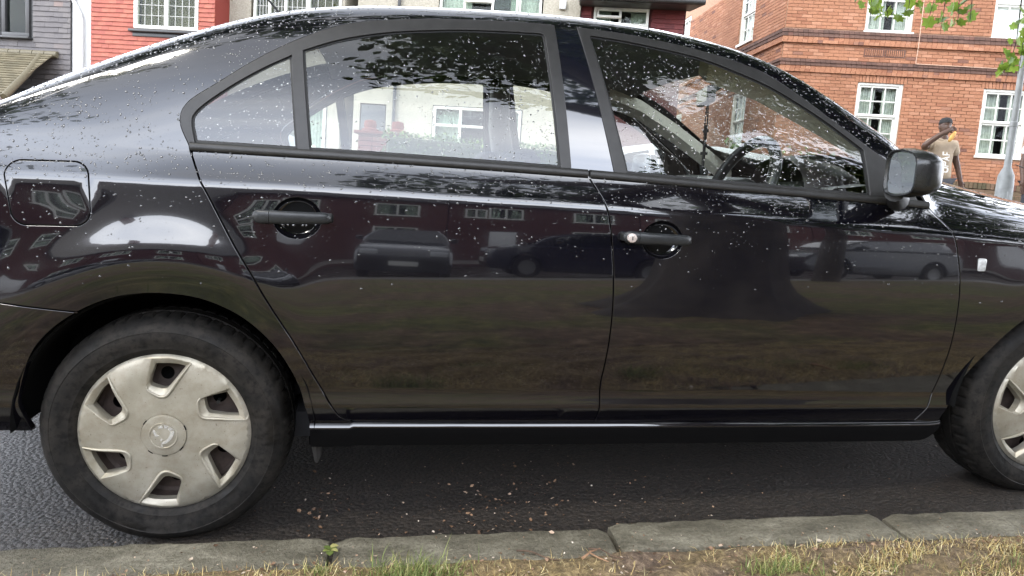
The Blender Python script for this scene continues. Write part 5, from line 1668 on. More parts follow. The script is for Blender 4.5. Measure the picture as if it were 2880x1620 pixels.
# seats
def seat(x, y, name, rear=False, wid=.50):
    mb = MB()
    mb.bbox(x, x + .50, y - wid / 2, y + wid / 2, .36, .52, .05)
    s_ = mb.build(name, CLOTH, car, angle=60)
    M = Matrix.Translation((x + .03, y, .50)) @ Matrix.Rotation(R(-20 if not rear else -24), 4, 'Y')
    mb = MB(); mb.bbox(-.07, .07, -wid / 2 + .02, wid / 2 - .02, -.02, .50 if not rear else .42, .055, M); mb.build('backrest', CLOTH, s_, angle=60)
    return s_, M
for y in (.45, CARW - .45):
    s_, M = seat(1.10, y, 'front_seat')
    mb = MB(); mb.bbox(-.05, .05, -.13, .13, .47, .56, .04, M)
    mb.build('headrest', CLOTH, s_, angle=60)
seat(.22, CARW / 2, 'rear_seat', True, 1.20)
mb = MB(); mb.bbox(-.52, .06, .16, CARW - .16, .925, .955, .01); mb.build('parcel_shelf', CLOTH, car)
# dashboard, binnacle, steering wheel
mb = MB(); n_ = 11; vs = []
prof = [(1.80, .60), (1.77, .78), (1.79, .90), (1.86, .945), (2.0, .958), (2.18, .950), (2.38, .935), (2.40, .60)]
ys = np.linspace(.17, CARW - .17, n_)
for y in ys:
    for (x, z) in prof: vs.append((x - .03 * math.cos((y - CARW / 2) * 2.2), y, z))
m_ = len(prof)
mb.add(vs, [(i * m_ + j, i * m_ + j + 1, (i + 1) * m_ + j + 1, (i + 1) * m_ + j) for i in range(n_ - 1) for j in range(m_ - 1)])
dash = mb.build('dashboard', DASH, car, angle=50)
mb = MB(); vs = []
for k in range(13):
    a = math.pi * k / 12
    for (x, s_) in ((1.80, 1.0), (1.84, 1.06), (1.98, .85), (2.05, .55)):
        vs.append((x, .40 + .17 * s_ * math.cos(a), .93 + .105 * s_ * math.sin(a)))
mb.add(vs, [(i * 4 + j, i * 4 + j + 1, i * 4 + 5 + j, i * 4 + 4 + j) for i in range(12) for j in range(3)])
mb.build('instrument_binnacle', simple('binnacle_plastic', (.035, .028, .027), .5), dash, angle=60)
mb = MB(); Mw = Matrix.Translation((1.66, .39, .915)) @ Matrix.Rotation(R(24), 4, 'Y')
circ = [Mw @ Vector((0, .183 * math.cos(a), .183 * math.sin(a))) for a in np.linspace(0, 2 * math.pi, 49)[:-1]]
mb.tube(circ, .0185, 12, closed=True)
sw = mb.build('steering_wheel', simple('steering_leather', (.022, .022, .023), .32, bmp=.05), car, angle=180)
mb = MB(); mb.bbox(-.03, .035, -.07, .07, -.06, .05, .02, Mw)
for a in (0, math.pi, -math.pi / 2): mb.tube([Mw @ Vector((0, .05 * math.cos(a), .05 * math.sin(a))), Mw @ Vector((0, .175 * math.cos(a), .175 * math.sin(a)))], .014, 8)
mb.build('steering_hub', TRIM, sw, angle=50)
# rear-view mirror and the beads hanging from it
mb = MB(); Mm = Matrix.Translation((1.735, .853, 1.262)) @ Matrix.Rotation(R(-14), 4, 'Z')
mb.bbox(-.012, .02, -.115, .115, -.032, .032, .010, Mm); mb.tube([(1.75, .853, 1.27), (1.80, .853, 1.305)], .009, 8)
rv = mb.build('rear_view_mirror', RUBBER, car, angle=50)
mb = MB(); g = [Mm @ Vector((-.0125, y, z)) for y, z in ((-.105, -.025), (.105, -.025), (.105, .025), (-.105, .025))]
mb.add(g, [(0, 1, 2, 3)]); mb.build('mirror_pane', MIRROR, rv, smooth=False)
beads = empty('hanging_beads', label='dark string of beads with crosses hanging from rear-view mirror', cat='ornament')
beads.parent = None
beads.matrix_world = car.matrix_world @ Matrix.Translation((1.75, .853, 1.05))
mb = MB()
for dyy in (-.010, .012):
    mb.tube([(0, dyy * .4, .19), (0, dyy, .10), (0, dyy * .5, .02)], .0022, 6)
    for z in np.linspace(.03, .18, 12):
        M = Matrix.Translation((0, dyy * (1 - abs(z - .1) * 4), z)); mb.lathe([(.0001, -.0045), (.0045, 0), (.0001, .0045)], 6, M)
o_ = mb.build('bead_string', RUBBER, beads)
mb = MB()
for z, s_ in ((.085, 1), (.0, 1.3)):
    mb.box(-.003, .003, -.006 * s_, .006 * s_, z - .045 * s_, z + .02 * s_); mb.box(-.0033, .0033, -.02 * s_, .02 * s_, z - .008, z + .004)
mb.build('cross', RUBBER, beads)
# little figure and sheets of paper on the dashboard
fig = empty('dashboard_figure', label='small dark figure standing on the dashboard by the windscreen', cat='figurine')
fig.matrix_world = car.matrix_world @ Matrix.Translation((2.08, .47, .955))
mb = MB(); mb.lathe([(.0001, 0), (.016, 0), (.017, .004), (.008, .01), (.010, .03), (.012, .04), (.006, .046), (.0075, .054), (.006, .062), (.0001, .066)], 14, Matrix.Rotation(R(90), 4, 'X'))
mb.tube([(0, .01, .035), (.0, .026, .03)], .003, 6); mb.build('body', RUBBER, fig, angle=60)

# ---- rain: every drop is a little dome of water on the surface
def drops(name, pts, nrm, rad, mat, parent, h=.42):
    """domes at pts with normals nrm and radii rad, in the car frame"""
    n = len(pts); k = 7
    P = np.array(pts); Nn = np.array(nrm); r_ = np.array(rad)[:, None]
    up = np.array([0, 0, 1.0]); t1 = np.cross(Nn, up); t1 /= np.linalg.norm(t1, axis=1)[:, None] + 1e-9
    t2 = np.cross(t1, Nn)
    ell = nrng.uniform(.75, 1.35, (n, 1)); rot = nrng.uniform(0, 6.28, n)
    ca, sa = np.cos(rot)[:, None], np.sin(rot)[:, None]
    a1 = t1 * ca + t2 * sa; a2 = -t1 * sa + t2 * ca
    V = []
    for rr, hh in ((1.0, -.08), (.82, h * .55), (.45, h * .92)):
        for j in range(k):
            a = 2 * math.pi * j / k
            wob = nrng.uniform(.85, 1.15, (n, 1)) if rr == 1.0 else 1.0
            V.append(P + a1 * r_ * ell * rr * math.cos(a) * wob + a2 * r_ / ell * rr * math.sin(a) * wob + Nn * r_ * hh)
    V.append(P + Nn * r_ * h)
    V = np.stack(V, 1).reshape(-1, 3)
    m = 3 * k + 1
    base = []
    for ring in range(2):
        for j in range(k):
            l = (j + 1) % k
            base.append((ring * k + j, ring * k + l, (ring + 1) * k + l)); base.append((ring * k + j, (ring + 1) * k + l, (ring + 1) * k + j))
    for j in range(k): base.append((2 * k + j, 2 * k + (j + 1) % k, 3 * k))
    B = np.array(base)
    F = (B[None] + (np.arange(n) * m)[:, None, None]).reshape(-1, 3)
    me = bpy.data.meshes.new(name)
    me.vertices.add(len(V)); me.vertices.foreach_set('co', V.ravel())
    me.loops.add(F.size); me.loops.foreach_set('vertex_index', F.ravel().astype(np.int32))
    me.polygons.add(len(F)); me.polygons.foreach_set('loop_start', np.arange(0, F.size, 3, dtype=np.int32)); me.polygons.foreach_set('loop_total', np.full(len(F), 3, dtype=np.int32))
    me.update(calc_edges=True); me.polygons.foreach_set('use_smooth', [True] * len(F)); me.validate()
    o = link(name, me, mat, parent); o['kind'] = 'stuff'
    return o
def water_mat(name, base, ior):
    m, nt, b = mat_new(name)
    b.inputs['Base Color'].default_value = (*base, 1); b.inputs['Roughness'].default_value = 0.02
    b.inputs['IOR'].default_value = ior
    return m
WATER_P = water_mat('rain_on_paint', (0.02, 0.021, 0.022), 2.1)
wg, nt_, b_ = mat_new('rain_on_glass')
b_.inputs['Base Color'].default_value = (.97, .98, .98, 1); b_.inputs['Roughness'].default_value = 0.0; b_.inputs['IOR'].default_value = 1.33; b_.inputs['Transmission Weight'].default_value = 1.0
WATER_G = wg

def radii(n, lo=.0009, hi=.0034):
    return lo + (hi - lo) * nrng.random(n) ** 3.0
def scatter(n, x0, x1, z0, z1, keep):
    x = nrng.uniform(x0, x1, n); z = nrng.uniform(z0, z1, n)
    k = keep(x, z)
    return x[k], z[k]
zc_ = lambda x: np.interp(x, XS, _cre); zs_ = lambda x: np.interp(x, XS, _sil)
gl_in = lambda x, z: pip(Q_GLASS, x, z) | pip(R_GLASS, x, z) | pip(F_GLASS, x, z)
dlo_poly = join_outline(dlo_s, beltp(2.05, .085, 0.0))
def side_keep(x, z):
    p_ = np.where(z > zc_(x) - .004, 1.0, np.where(z > .66, .30 * smoothstep(.64, .90, z), .004))
    p_ = np.where((z > zs_(x) - .06), 1.6, p_)
    return (nrng.random(len(x)) < p_) & ~pip(dlo_poly, x, z) & (z < zs_(x) - .004)
cl = nrng.random
x, z = scatter(40000, -.55, 3.0, .62, 1.42, side_keep)
patch = np.sin(x * 23 + 3 * np.sin(z * 17)) * np.sin(z * 31 + 2 * np.sin(x * 11))
k = nrng.random(len(x)) < .55 + .45 * patch
x, z = x[k], z[k]
drops('rain_droplets', np.stack([x, S(x, z), z], -1), SN(x, z), radii(len(x)), WATER_P, car)
x, z = scatter(9500, .05, 1.95, .94, 1.36, gl_in)
patch = np.sin(x * 19 + 2 * np.sin(z * 23)) * np.sin(z * 29 + 2 * np.sin(x * 13))
k = nrng.random(len(x)) < .55 + .4 * patch
x, z = x[k], z[k]
drops('rain_droplets', np.stack([x, S(x, z) + .006, z], -1), SN(x, z), radii(len(x), .0008, .0029), WATER_G, car)
def sheet_drops(obj, n, mat, lo, hi):
    me = obj.data; me.calc_loop_triangles()
    V = np.array([v.co for v in me.vertices]); T = np.array([t.vertices for t in me.loop_triangles])
    A = V[T[:, 0]]; B_ = V[T[:, 1]]; C_ = V[T[:, 2]]
    cr_ = np.cross(B_ - A, C_ - A); ar = np.linalg.norm(cr_, axis=1)
    idx = nrng.choice(len(T), n, p=ar / ar.sum())
    u = nrng.random((n, 1)); v = nrng.random((n, 1)); s_ = (u + v) > 1; u = np.where(s_, 1 - u, u); v = np.where(s_, 1 - v, v)
    P = A[idx] + u * (B_[idx] - A[idx]) + v * (C_[idx] - A[idx]); nn = cr_[idx] / ar[idx][:, None]
    nn = np.where(nn[:, 2:3] < 0, -nn, nn)
    return drops('rain_droplets', P, nn, radii(n, lo, hi), mat, car)
for nm, n in (('bonnet', 2600), ('roof', 2200), ('rear_pillar', 900), ('rear_pillar.001', 300), ('front_pillar', 300), ('boot_lid', 500)):
    sheet_drops(bpy.data.objects[nm], n, WATER_P, .0012, .0042)
sheet_drops(WS, 4200, WATER_G, .0011, .0030)
# drops on the door mirror
mp_ = [o for o in dm.children if o.name.startswith('mirror_pane')][0]
# drips under the rear handle
hp = [(x_, float(S(x_, .83)[0]) - .034, .8255) for x_ in (.305, .316, .329, .350, .358)]
drops('rain_droplets', hp, [(0, -.6, -.8)] * 5, [.0035] * 5, WATER_P, car, h=1.0)
# ================================================================== street furniture, people, cars, trees
def body_mat(name, col, **kw): return simple(name, col, kw.get('rough', .6), var=.1, vscale=12)

# ---- lamp column with a blue sign
lx, ly = 7.50, 5.30
lz = float(H(lx, ly)) + .10
lamp = empty('lamp_post', (lx, ly, lz), label='grey steel lamp post with blue sign, at right edge', cat='lamp post')
LAMP = simple('galvanised_grey', (.25, .26, .255), .5, var=.2, vscale=9, bmp=.1, bscale=60)
mb = MB(); hh = 1.80 - lz
RX = Matrix.Rotation(R(90), 4, 'X')
mb.lathe([(.10, 0), (.092, .02), (.088, hh - .16), (.082, hh - .06), (.058, hh), (.039, hh + .04), (.036, hh + .5), (.042, hh + .505), (.042, hh + .55), (.034, hh + .56), (.030, 5.6), (.0001, 5.6)], 28, RX)
col_ = mb.build('column', LAMP, lamp, angle=35)
mb = MB(); mb.bbox(-.035, .035, -.094, -.06, hh - .75, hh - .25, .004); mb.build('access_door', LAMP, lamp)
mb = MB(); mb.tube([(0, 0, 5.55), (.03, -.35, 5.75), (.05, -.9, 5.82)], .028, 10); mb.build('bracket', LAMP, lamp)
mb = MB(); mb.bbox(-.06, .15, -1.35, -.85, 5.76, 5.88, .04); mb.build('lantern', LAMP, lamp)
mb = MB(); mb.bbox(-.16, .30, -.075, -.063, 3.62 - lz, 4.15 - lz, .004); sg = mb.build('sign_plate', simple('sign_blue', (.02, .10, .34), .4), lamp)
mb = MB(); mb.bbox(-.155, .295, -.0775, -.0755, 3.625 - lz, 3.645 - lz, .0008); mb.build('sign_border', WHITE, sg)
mb = MB(); mb.tube([(-.055, -.02, 3.75 - lz), (-.055, -.065, 3.75 - lz), (.055, -.065, 3.75 - lz), (.055, -.02, 3.75 - lz)], .008, 6); mb.build('sign_clip', LAMP, sg)
mb = MB(); mb.tube([(.05, -.05, 1.80 - lz + .07), (.3, -.1, 1.74 - lz + .05), (.9, -.15, 1.72 - lz + .06)], .005, 6); mb.build('strap', RUBBER if 'RUBBER' in globals() else LAMP, lamp)

# ---- low brick wall behind the pavement on the right
gw = empty('garden_wall', (0, 0, 0), label='low brick wall with brick-on-edge coping behind the lamp post', cat='wall')
A_ = Vector((9.0, 9.35, 0)); Bv = (Vector((11.22, 8.70, 0)) - Vector((10.127, 8.89, 0))).normalized(); Nv = Vector((Bv.y, -Bv.x, 0))
MGW = frame_at(A_ - Bv * 0.0, 0, Bv, Nv)
MOSSB = brick_mat('mossy_brick', (.085, .075, .040), (.15, .105, .062), (.20, .13, .085))
mb = MB()
for r_ in range(14):
    x = -1.0 - (.1125 if r_ % 2 else 0)
    while x < 6.0:
        mb.box(x + .004, x + .221, -rng.uniform(0, .004), .215, .86 + r_ * .075, .86 + r_ * .075 + .067, MGW); x += .225
o = mb.build('brickwork', MOSSB, gw, smooth=False); o['kind'] = 'stuff'
mb = MB(); mb.box(-1.0, 6.0, .004, .21, .2, 1.9, MGW); mb.build('wall_core', MORTAR, gw, smooth=False)
mb = MB(); mb.box(0, .066, -.006, .226, 0, .105); me_c = mb.mesh('coping_brick', smooth=False); me_c.materials.append(MOSSB)
for k in range(90):
    o = bpy.data.objects.new('coping_brick', me_c); COL.objects.link(o); o.parent = gw
    o.matrix_basis = MGW @ Matrix.Translation((-1.0 + k * .0765, rng.uniform(-.004, .004), 1.915 + rng.uniform(-.003, .003)))

# ---- people
def skin_body(name, joints, bones, mat, parent, root=0, sub=2):
    bm = bmesh.new(); ly_ = bm.verts.layers.skin.verify()
    vs = []
    for i, (x, y, z, r0, r1) in enumerate(joints):
        v = bm.verts.new((x, y, z)); v[ly_].radius = (r0, r1); v[ly_].use_root = (i == root); vs.append(v)
    for a, b in bones: bm.edges.new((vs[a], vs[b]))
    me = bpy.data.meshes.new(name); bm.to_mesh(me); bm.free()
    o = bpy.data.objects.new(name, me); COL.objects.link(o)
    o.modifiers.new('s', 'SKIN').use_smooth_shade = True
    m2 = o.modifiers.new('d', 'SUBSURF'); m2.levels = sub; m2.render_levels = sub
    dg = bpy.context.evaluated_depsgraph_get()
    me2 = bpy.data.meshes.new_from_object(o.evaluated_get(dg))
    bpy.data.objects.remove(o, do_unlink=True)
    me2.name = name
    me2.materials.clear(); me2.materials.append(mat)
    me2.polygons.foreach_set('use_smooth', [True] * len(me2.polygons))
    o = bpy.data.objects.new(name, me2); COL.objects.link(o); o.parent = parent
    return o
SKIN = simple('brown_skin', (.075, .037, .023), .5, var=.12, vscale=20)
TEE = simple('beige_tshirt', (.38, .30, .215), .85, var=.12, vscale=10, bmp=.5, bscale=22)
JEANS = simple('dark_trousers', (.035, .037, .045), .85)
def hand_bones(j, b, wrist, pts, dirs, palm):
    """palm and five fingers: appends joints and bones to the lists"""
    pass
def person(loc, facing, label, tee, man=True):
    p_ = empty('person', loc, facing, label, 'person')
    # local frame: faces -y, x to the image right
    if man:
        J = [(0, 0, .95, .15, .11), (0, .01, 1.12, .14, .10), (0, .02, 1.30, .16, .105), (0, .02, 1.44, .13, .08), (0, .0, 1.51, .055, .055), (0, -.02, 1.57, .055, .058),
             (-.16, .02, 1.42, .065, .065), (-.285, -.06, 1.34, .052, .052), (-.325, -.15, 1.37, .046, .046), (-.16, -.20, 1.52, .038, .038), (-.03, -.21, 1.60, .028, .034),
             (.16, .02, 1.42, .065, .065), (.235, .03, 1.20, .050, .050), (.262, .02, 1.13, .043, .043), (.31, -.02, .92, .033, .033), (.325, -.03, .85, .026, .036),
             (-.10, .0, .86, .095, .095), (-.12, -.01, .50, .062, .062), (-.13, .02, .12, .042, .042), (-.13, -.10, .045, .045, .030), (.10, 0, .86, .095, .095), (.12, -.01, .50, .062, .062), (.13, .02, .12, .042, .042), (.13, -.10, .045, .045, .030)]
        B = [(0, 1), (1, 2), (2, 3), (3, 4), (4, 5), (3, 6), (6, 7), (7, 8), (8, 9), (9, 10), (3, 11), (11, 12), (12, 13), (13, 14), (14, 15), (0, 16), (16, 17), (17, 18), (18, 19), (0, 20), (20, 21), (21, 22), (22, 23)]
    else:
        J = [(0, 0, .95, .15, .11), (0, .01, 1.12, .14, .10), (0, .02, 1.30, .16, .105), (0, .02, 1.44, .13, .08), (0, .0, 1.51, .055, .055), (0, -.02, 1.57, .055, .058),
             (-.16, .02, 1.42, .065, .065), (-.22, .03, 1.20, .050, .050), (-.24, .02, 1.13, .043, .043), (-.25, -.06, .92, .033, .033), (-.25, -.08, .85, .026, .036),
             (.16, .02, 1.42, .065, .065), (.22, .03, 1.20, .050, .050), (.24, .02, 1.13, .043, .043), (.25, -.06, .92, .033, .033), (.25, -.08, .85, .026, .036),
             (-.10, .0, .86, .095, .095), (-.12, -.01, .50, .062, .062), (-.13, .02, .12, .042, .042), (-.13, -.10, .045, .045, .030), (.10, 0, .86, .095, .095), (.12, -.01, .50, .062, .062), (.13, .02, .12, .042, .042), (.13, -.10, .045, .045, .030)]
        B = [(0, 1), (1, 2), (2, 3), (3, 4), (4, 5), (3, 6), (6, 7), (7, 8), (8, 9), (9, 10), (3, 11), (11, 12), (12, 13), (13, 14), (14, 15), (0, 16), (16, 17), (17, 18), (18, 19), (0, 20), (20, 21), (21, 22), (22, 23)]
    # fingers: four and a thumb at the end of each hand
    for (h_, w_) in ((10, 9), (15, 14)):
        hx, hy, hz = J[h_][:3]; wx, wy, wz = J[w_][:3]
        d = Vector((hx - wx, hy - wy, hz - wz)).normalized()
        s_ = d.cross(Vector((0, 1, 0))).normalized() if abs(d.y) < .9 else Vector((1, 0, 0))
        curl = Vector((0, -1, 0)) if h_ == 15 else Vector((0, .2, -1))
        for k, (off, L) in enumerate(((-.027, .060), (-.009, .072), (.009, .068), (.026, .055))):
            a = Vector((hx, hy, hz)) + d * .035 + s_ * off
            b = a + d * L * .55 + curl * .012; c = b + d * L * .35 + curl * .028
            n0 = len(J)
            for q in (a, b, c): J.append((q.x, q.y, q.z, .0095, .0095))
            B += [(h_, n0), (n0, n0 + 1), (n0 + 1, n0 + 2)]
        a = Vector((hx, hy, hz)) - d * .01 + s_ * .045 * (-1 if h_ == 10 else 1); b = a + d * .04 + s_ * .012 * (-1 if h_ == 10 else 1)
        n0 = len(J)
        for q in (a, b): J.append((q.x, q.y, q.z, .0105, .0105))
        B += [(h_, n0), (n0, n0 + 1)]
    skin_body('body', J, B, SKIN, p_)
    # head: skull, jaw, nose, ears in one surface
    mb = MB(); n_ = 24; rings = 18; vs = []
    for i in range(rings + 1):
        t = i / rings; zz_ = 1.545 + .245 * t
        prof = [(0, .030), (.06, .048), (.18, .062), (.35, .072), (.55, .077), (.72, .076), (.86, .062), (.95, .040), (1.0, .004)]
        rr = float(np.interp(t, [q[0] for q in prof], [q[1] for q in prof]))
        for k in range(n_):
            a = 2 * math.pi * k / n_
            x = rr * math.sin(a); y = -rr * 1.18 * math.cos(a) - .012
            fr_ = max(0, math.cos(a))
            if fr_ > .92 and .28 < t < .55: y -= .022 * (1 - abs(t - .36) / .2 if t > .36 else (t - .28) / .08) * (fr_ - .92) / .08
            if .70 < fr_ < .97 and .50 < t < .60: y += .010
            if abs(math.sin(a)) > .96 and .38 < t < .56: x *= 1.16
            if fr_ > .8 and .18 < t < .24: y += .006
            vs.append((x, y, zz_))
    mb.add(vs, [(i * n_ + k, i * n_ + (k + 1) % n_, (i + 1) * n_ + (k + 1) % n_, (i + 1) * n_ + k) for i in range(rings) for k in range(n_)])
    mb.build('head', SKIN, p_, angle=180)
    for sx in (-.030, .030):
        mb = MB(); M = Matrix.Translation((sx, -.088, 1.672)); mb.lathe([(.0001, -.007), (.008, -.004), (.011, 0), (.008, .004)], 10, M @ Matrix.Rotation(0, 4, 'X')); mb.build('eye', simple('eye_dark', (.10, .08, .07), .3), p_)
    # cap or hair
    mb = MB(); vs = []
    for i in range(9):
        t = i / 8; zz_ = 1.705 + .092 * math.sin(t * math.pi / 2); rr = .086 * math.cos(t * math.pi / 2 * .97) ** .62
        for k in range(n_):
            a = 2 * math.pi * k / n_
            vs.append((rr * math.sin(a), -rr * 1.16 * math.cos(a) - .010, zz_ + (.016 * math.cos(a) if i == 0 else 0)))
    mb.add(vs, [(i * n_ + k, i * n_ + (k + 1) % n_, (i + 1) * n_ + (k + 1) % n_, (i + 1) * n_ + k) for i in range(8) for k in range(n_)])
    mb.build('cap' if man else 'hair', simple('black_cloth', (.012, .012, .013), .8), p_, angle=180)
    # T-shirt: torso and short sleeves, hem at the hips
    arms = [(J[6], J[7]), (J[11], J[12])]
    T = [(0, 0, .86, .20, .135), (0, .0, .98, .185, .13), (0, .01, 1.14, .175, .125), (0, .02, 1.30, .19, .13), (0, .02, 1.42, .15, .10), (0, .005, 1.475, .075, .07)]
    TB = [(0, 1), (1, 2), (2, 3), (3, 4), (4, 5)]
    for (s0, e0) in arms:
        n0 = len(T); m_ = [s0[i] + (e0[i] - s0[i]) * .78 for i in range(3)]
        T += [(s0[0], s0[1], s0[2], .088, .088), (m_[0], m_[1], m_[2], .085, .08)]
        TB += [(4, n0), (n0, n0 + 1)]
    skin_body('tshirt', T, TB, tee, p_)
    if man:
        # white lettering running up the chest
        WH = simple('white_print', (.78, .76, .72), .8)
        y0 = -.148
        def stroke(pts, nm='chest_letter'):
            m2 = MB()
            for (a, b), (c, d) in zip(pts[:-1], pts[1:]):
                m2.tube([(a, y0 + .02 * (abs(a) / .1) ** 2, b), (c, y0 + .02 * (abs(c) / .1) ** 2, d)], .0085, 6)
            m2.build(nm, WH, p_)
        stroke([(-.055, 1.00), (.035, 1.00), (.045, 1.02), (.045, 1.045), (.035, 1.06), (-.055, 1.06)])
        stroke([(.045, 1.085), (-.055, 1.085), (-.055, 1.13), (-.035, 1.145), (-.005, 1.14), (.0, 1.085)])
        stroke([(.045, 1.165), (-.05, 1.19), (.045, 1.22)]); stroke([(.01, 1.17), (.01, 1.21)])
        stroke([(.045, 1.245), (-.05, 1.245), (-.05, 1.29)]); stroke([(.0, 1.245), (.0, 1.28)])
    # trousers
    L = [(0, 0, .93, .17, .125), (-.10, 0, .84, .105, .105), (-.125, -.01, .50, .080, .085), (-.13, .02, .10, .068, .075), (.10, 0, .84, .105, .105), (.125, -.01, .50, .080, .085), (.13, .02, .10, .068, .075)]
    skin_body('trousers', L, [(0, 1), (1, 2), (2, 3), (0, 4), (4, 5), (5, 6)], JEANS, p_)
    for sx in (-.13, .13):
        mb = MB(); mb.bbox(sx - .048, sx + .048, -.20, .09, .0, .09, .03); mb.build('shoe', simple('black_shoe', (.02, .02, .02), .5), p_, angle=60)
    return p_
pz = 2.745 - 1.80
man = person((8.43, 7.42, pz), R(-12), 'man in black cap and beige T-shirt raising his hand to his face', TEE)
wom = person((9.22, 6.50, .93), R(-15), 'person in white top, only a sleeve showing at right edge', simple('white_shirt', (.72, .73, .78), .8, bmp=.4, bscale=20), man=False)
# what he holds to his mouth
mb = MB(); M = man.matrix_basis @ Matrix.Translation((.0, -.225, 1.50)) @ Matrix.Rotation(R(28), 4, 'Y')
vs = []; n_ = 14
for i in range(9):
    t = i / 8; rr = .034 * math.sin(math.pi * (.06 + .88 * t)) ** .6
    for k in range(n_):
        a = 2 * math.pi * k / n_; vs.append(M @ Vector((rr * math.cos(a), rr * .6 * math.sin(a), -.085 + .17 * t)))
mb.add(vs, [(i * n_ + k, i * n_ + (k + 1) % n_, (i + 1) * n_ + (k + 1) % n_, (i + 1) * n_ + k) for i in range(8) for k in range(n_)] + [tuple(range(n_))[::-1], tuple(8 * n_ + k for k in range(n_))])
tag(mb.build('bread_roll', simple('golden_bread', (.62, .36, .10), .6, var=.25, vscale=18), angle=180), 'golden bread roll the man in the cap holds at his chin', 'food')

# ---- parked cars
def parked_car(name, loc, rz, col, label, group=None, scale=1.0, rough=.25):
    c = empty(name, loc, rz, label, 'car', group); c.scale = (scale,) * 3
    pm = simple('car_paint', col, rough, coat=1.0)
    gm = simple('car_glass_dark', (.012, .014, .016), .04, spec=.7, coat=1.0)
    W2 = .86
    def arch(cx_): return [(cx_ + .34 * math.cos(a), .30 + .34 * math.sin(a)) for a in np.linspace(math.pi, 0, 11)]
    low = [(-2.06, .30), (-2.10, .55), (-2.06, .80), (-1.98, .90), (-1.5, .93), (-.6, .92), (.5, .90), (1.0, .88), (1.5, .84), (1.9, .74), (2.08, .62), (2.12, .42), (2.06, .24), (1.68, .22)] + arch(1.30)[::-1] + [(.9, .20), (-.9, .20)] + arch(-1.28)[::-1] + [(-1.70, .24)]
    def loft(poly, yf, name_, mat):
        m_ = MB(); n_ = len(poly); sts = [-1, -.94, -.5, 0, .5, .94, 1]; vs = []
        P = offset_poly(poly, 0.0); Pi = offset_poly(poly, .045)
        for s_ in sts:
            for (a, b), (ai, bi) in zip(P, Pi):
                q = (ai, bi) if abs(s_) == 1 else (a, b)
                vs.append((q[0], yf(q[1]) * s_, q[1]))
        n_ = len(P)
        m_.add(vs, [(i * n_ + k, i * n_ + (k + 1) % n_, (i + 1) * n_ + (k + 1) % n_, (i + 1) * n_ + k) for i in range(len(sts) - 1) for k in range(n_)] + [tuple(range(n_))[::-1], tuple((len(sts) - 1) * n_ + k for k in range(n_))])
        return m_.build(name_, mat, c, angle=35)
    loft(low, lambda z: W2 - .05 * max(0, (z - .75) / .2) ** 2, 'car_body', pm)
    cab = [(-1.88, .90), (-1.75, 1.12), (-1.35, 1.36), (-.9, 1.45), (-.2, 1.47), (.35, 1.42), (.75, 1.22), (1.22, .87)]
    loft(cab, lambda z: W2 - .04 - .34 * max(0, z - .90), 'cabin', pm)
    sidew = lambda z: W2 - .04 - .34 * max(0, z - .90) + .004
    for sgn in (-1, 1):
        for poly in ([(-1.62, .95), (-1.50, 1.17), (-1.2, 1.32), (-.98, 1.37), (-.95, .95)], [(-.90, .95), (-.92, 1.38), (-.2, 1.41), (-.08, 1.40), (-.05, .95)], [(.0, .95), (-.02, 1.39), (.30, 1.35), (.62, 1.18), (.98, .94)]):
            m_ = MB(); m_.add([(a, sgn * sidew(b), b) for a, b in poly], [tuple(range(len(poly)))]); m_.build('side_window', gm, c, smooth=False)
    m_ = MB(); hw = lambda z: sidew(z) - .08
    m_.add([(.39, -hw(1.40), 1.415), (.39, hw(1.40), 1.415), (1.20, hw(.92), .905), (1.20, -hw(.92), .905)], [(0, 1, 2, 3)]); m_.v = [(x + .012, y, z + .016) for x, y, z in m_.v]; m_.build('windscreen', gm, c, smooth=False)
    m_ = MB(); m_.add([(-1.36, -hw(1.34), 1.36), (-1.36, hw(1.34), 1.36), (-1.80, hw(1.02), 1.04), (-1.80, -hw(1.02), 1.04)], [(3, 2, 1, 0)]); m_.v = [(x - .016, y, z + .014) for x, y, z in m_.v]; m_.build('rear_window', gm, c, smooth=False)
    for wx in (1.30, -1.28):
        for sgn in (-1, 1):
            m_ = MB(); M = Matrix.Translation((wx, sgn * (W2 - .10), .30))
            m_.lathe([(.18, -.10), (.27, -.10), (.30, -.07), (.30, .07), (.27, .10), (.18, .10)], 28, M)
            w_ = m_.build('wheel', TYRE if 'TYRE' in globals() else gm, c, angle=40)
            m_ = MB(); m_.lathe([(.0001, .085 * sgn), (.05, .095 * sgn), (.15, .08 * sgn), (.20, .10 * sgn)], 20, M); m_.build('rim', simple('rim_grey', (.25, .25, .25), .4, metal=.6), w_, angle=60)
    for sgn in (-1, 1):
        m_ = MB(); m_.bbox(1.86, 2.075, sgn * .62 - .16, sgn * .62 + .16, .60, .72, .03); m_.build('headlight', simple('headlamp', (.5, .52, .54), .08, spec=.8), c)
        m_ = MB(); m_.bbox(-2.11, -2.0, sgn * .66 - .12, sgn * .66 + .12, .66, .82, .02); m_.build('tail_light', simple('tail_red', (.25, .01, .01), .2), c)
        m_ = MB(); m_.bbox(.62, .78, sgn * .92 - .07, sgn * .92 + .07, .92, 1.04, .03); m_.build('door_mirror', gm, c)
    m_ = MB(); m_.bbox(2.09, 2.135, -.26, .26, .38, .48, .004); m_.build('number_plate', simple('plate_white', (.7, .7, .66), .5), c)
    return c
def street_z(x, y): return float(H(x, y))
G_ = 'cars parked across the street'
parked_car('parked_car', (-.75, 4.75, street_z(-.75, 4.75) - .12), R(-2), (.33, .36, .39), 'pale blue-grey parked car seen through the rear door window', G_, .94)
parked_car('parked_car', (3.55, 4.6, street_z(3.55, 4.6) - .10), R(-3), (.70, .71, .72), 'white parked car seen through the front door window', G_, .86)
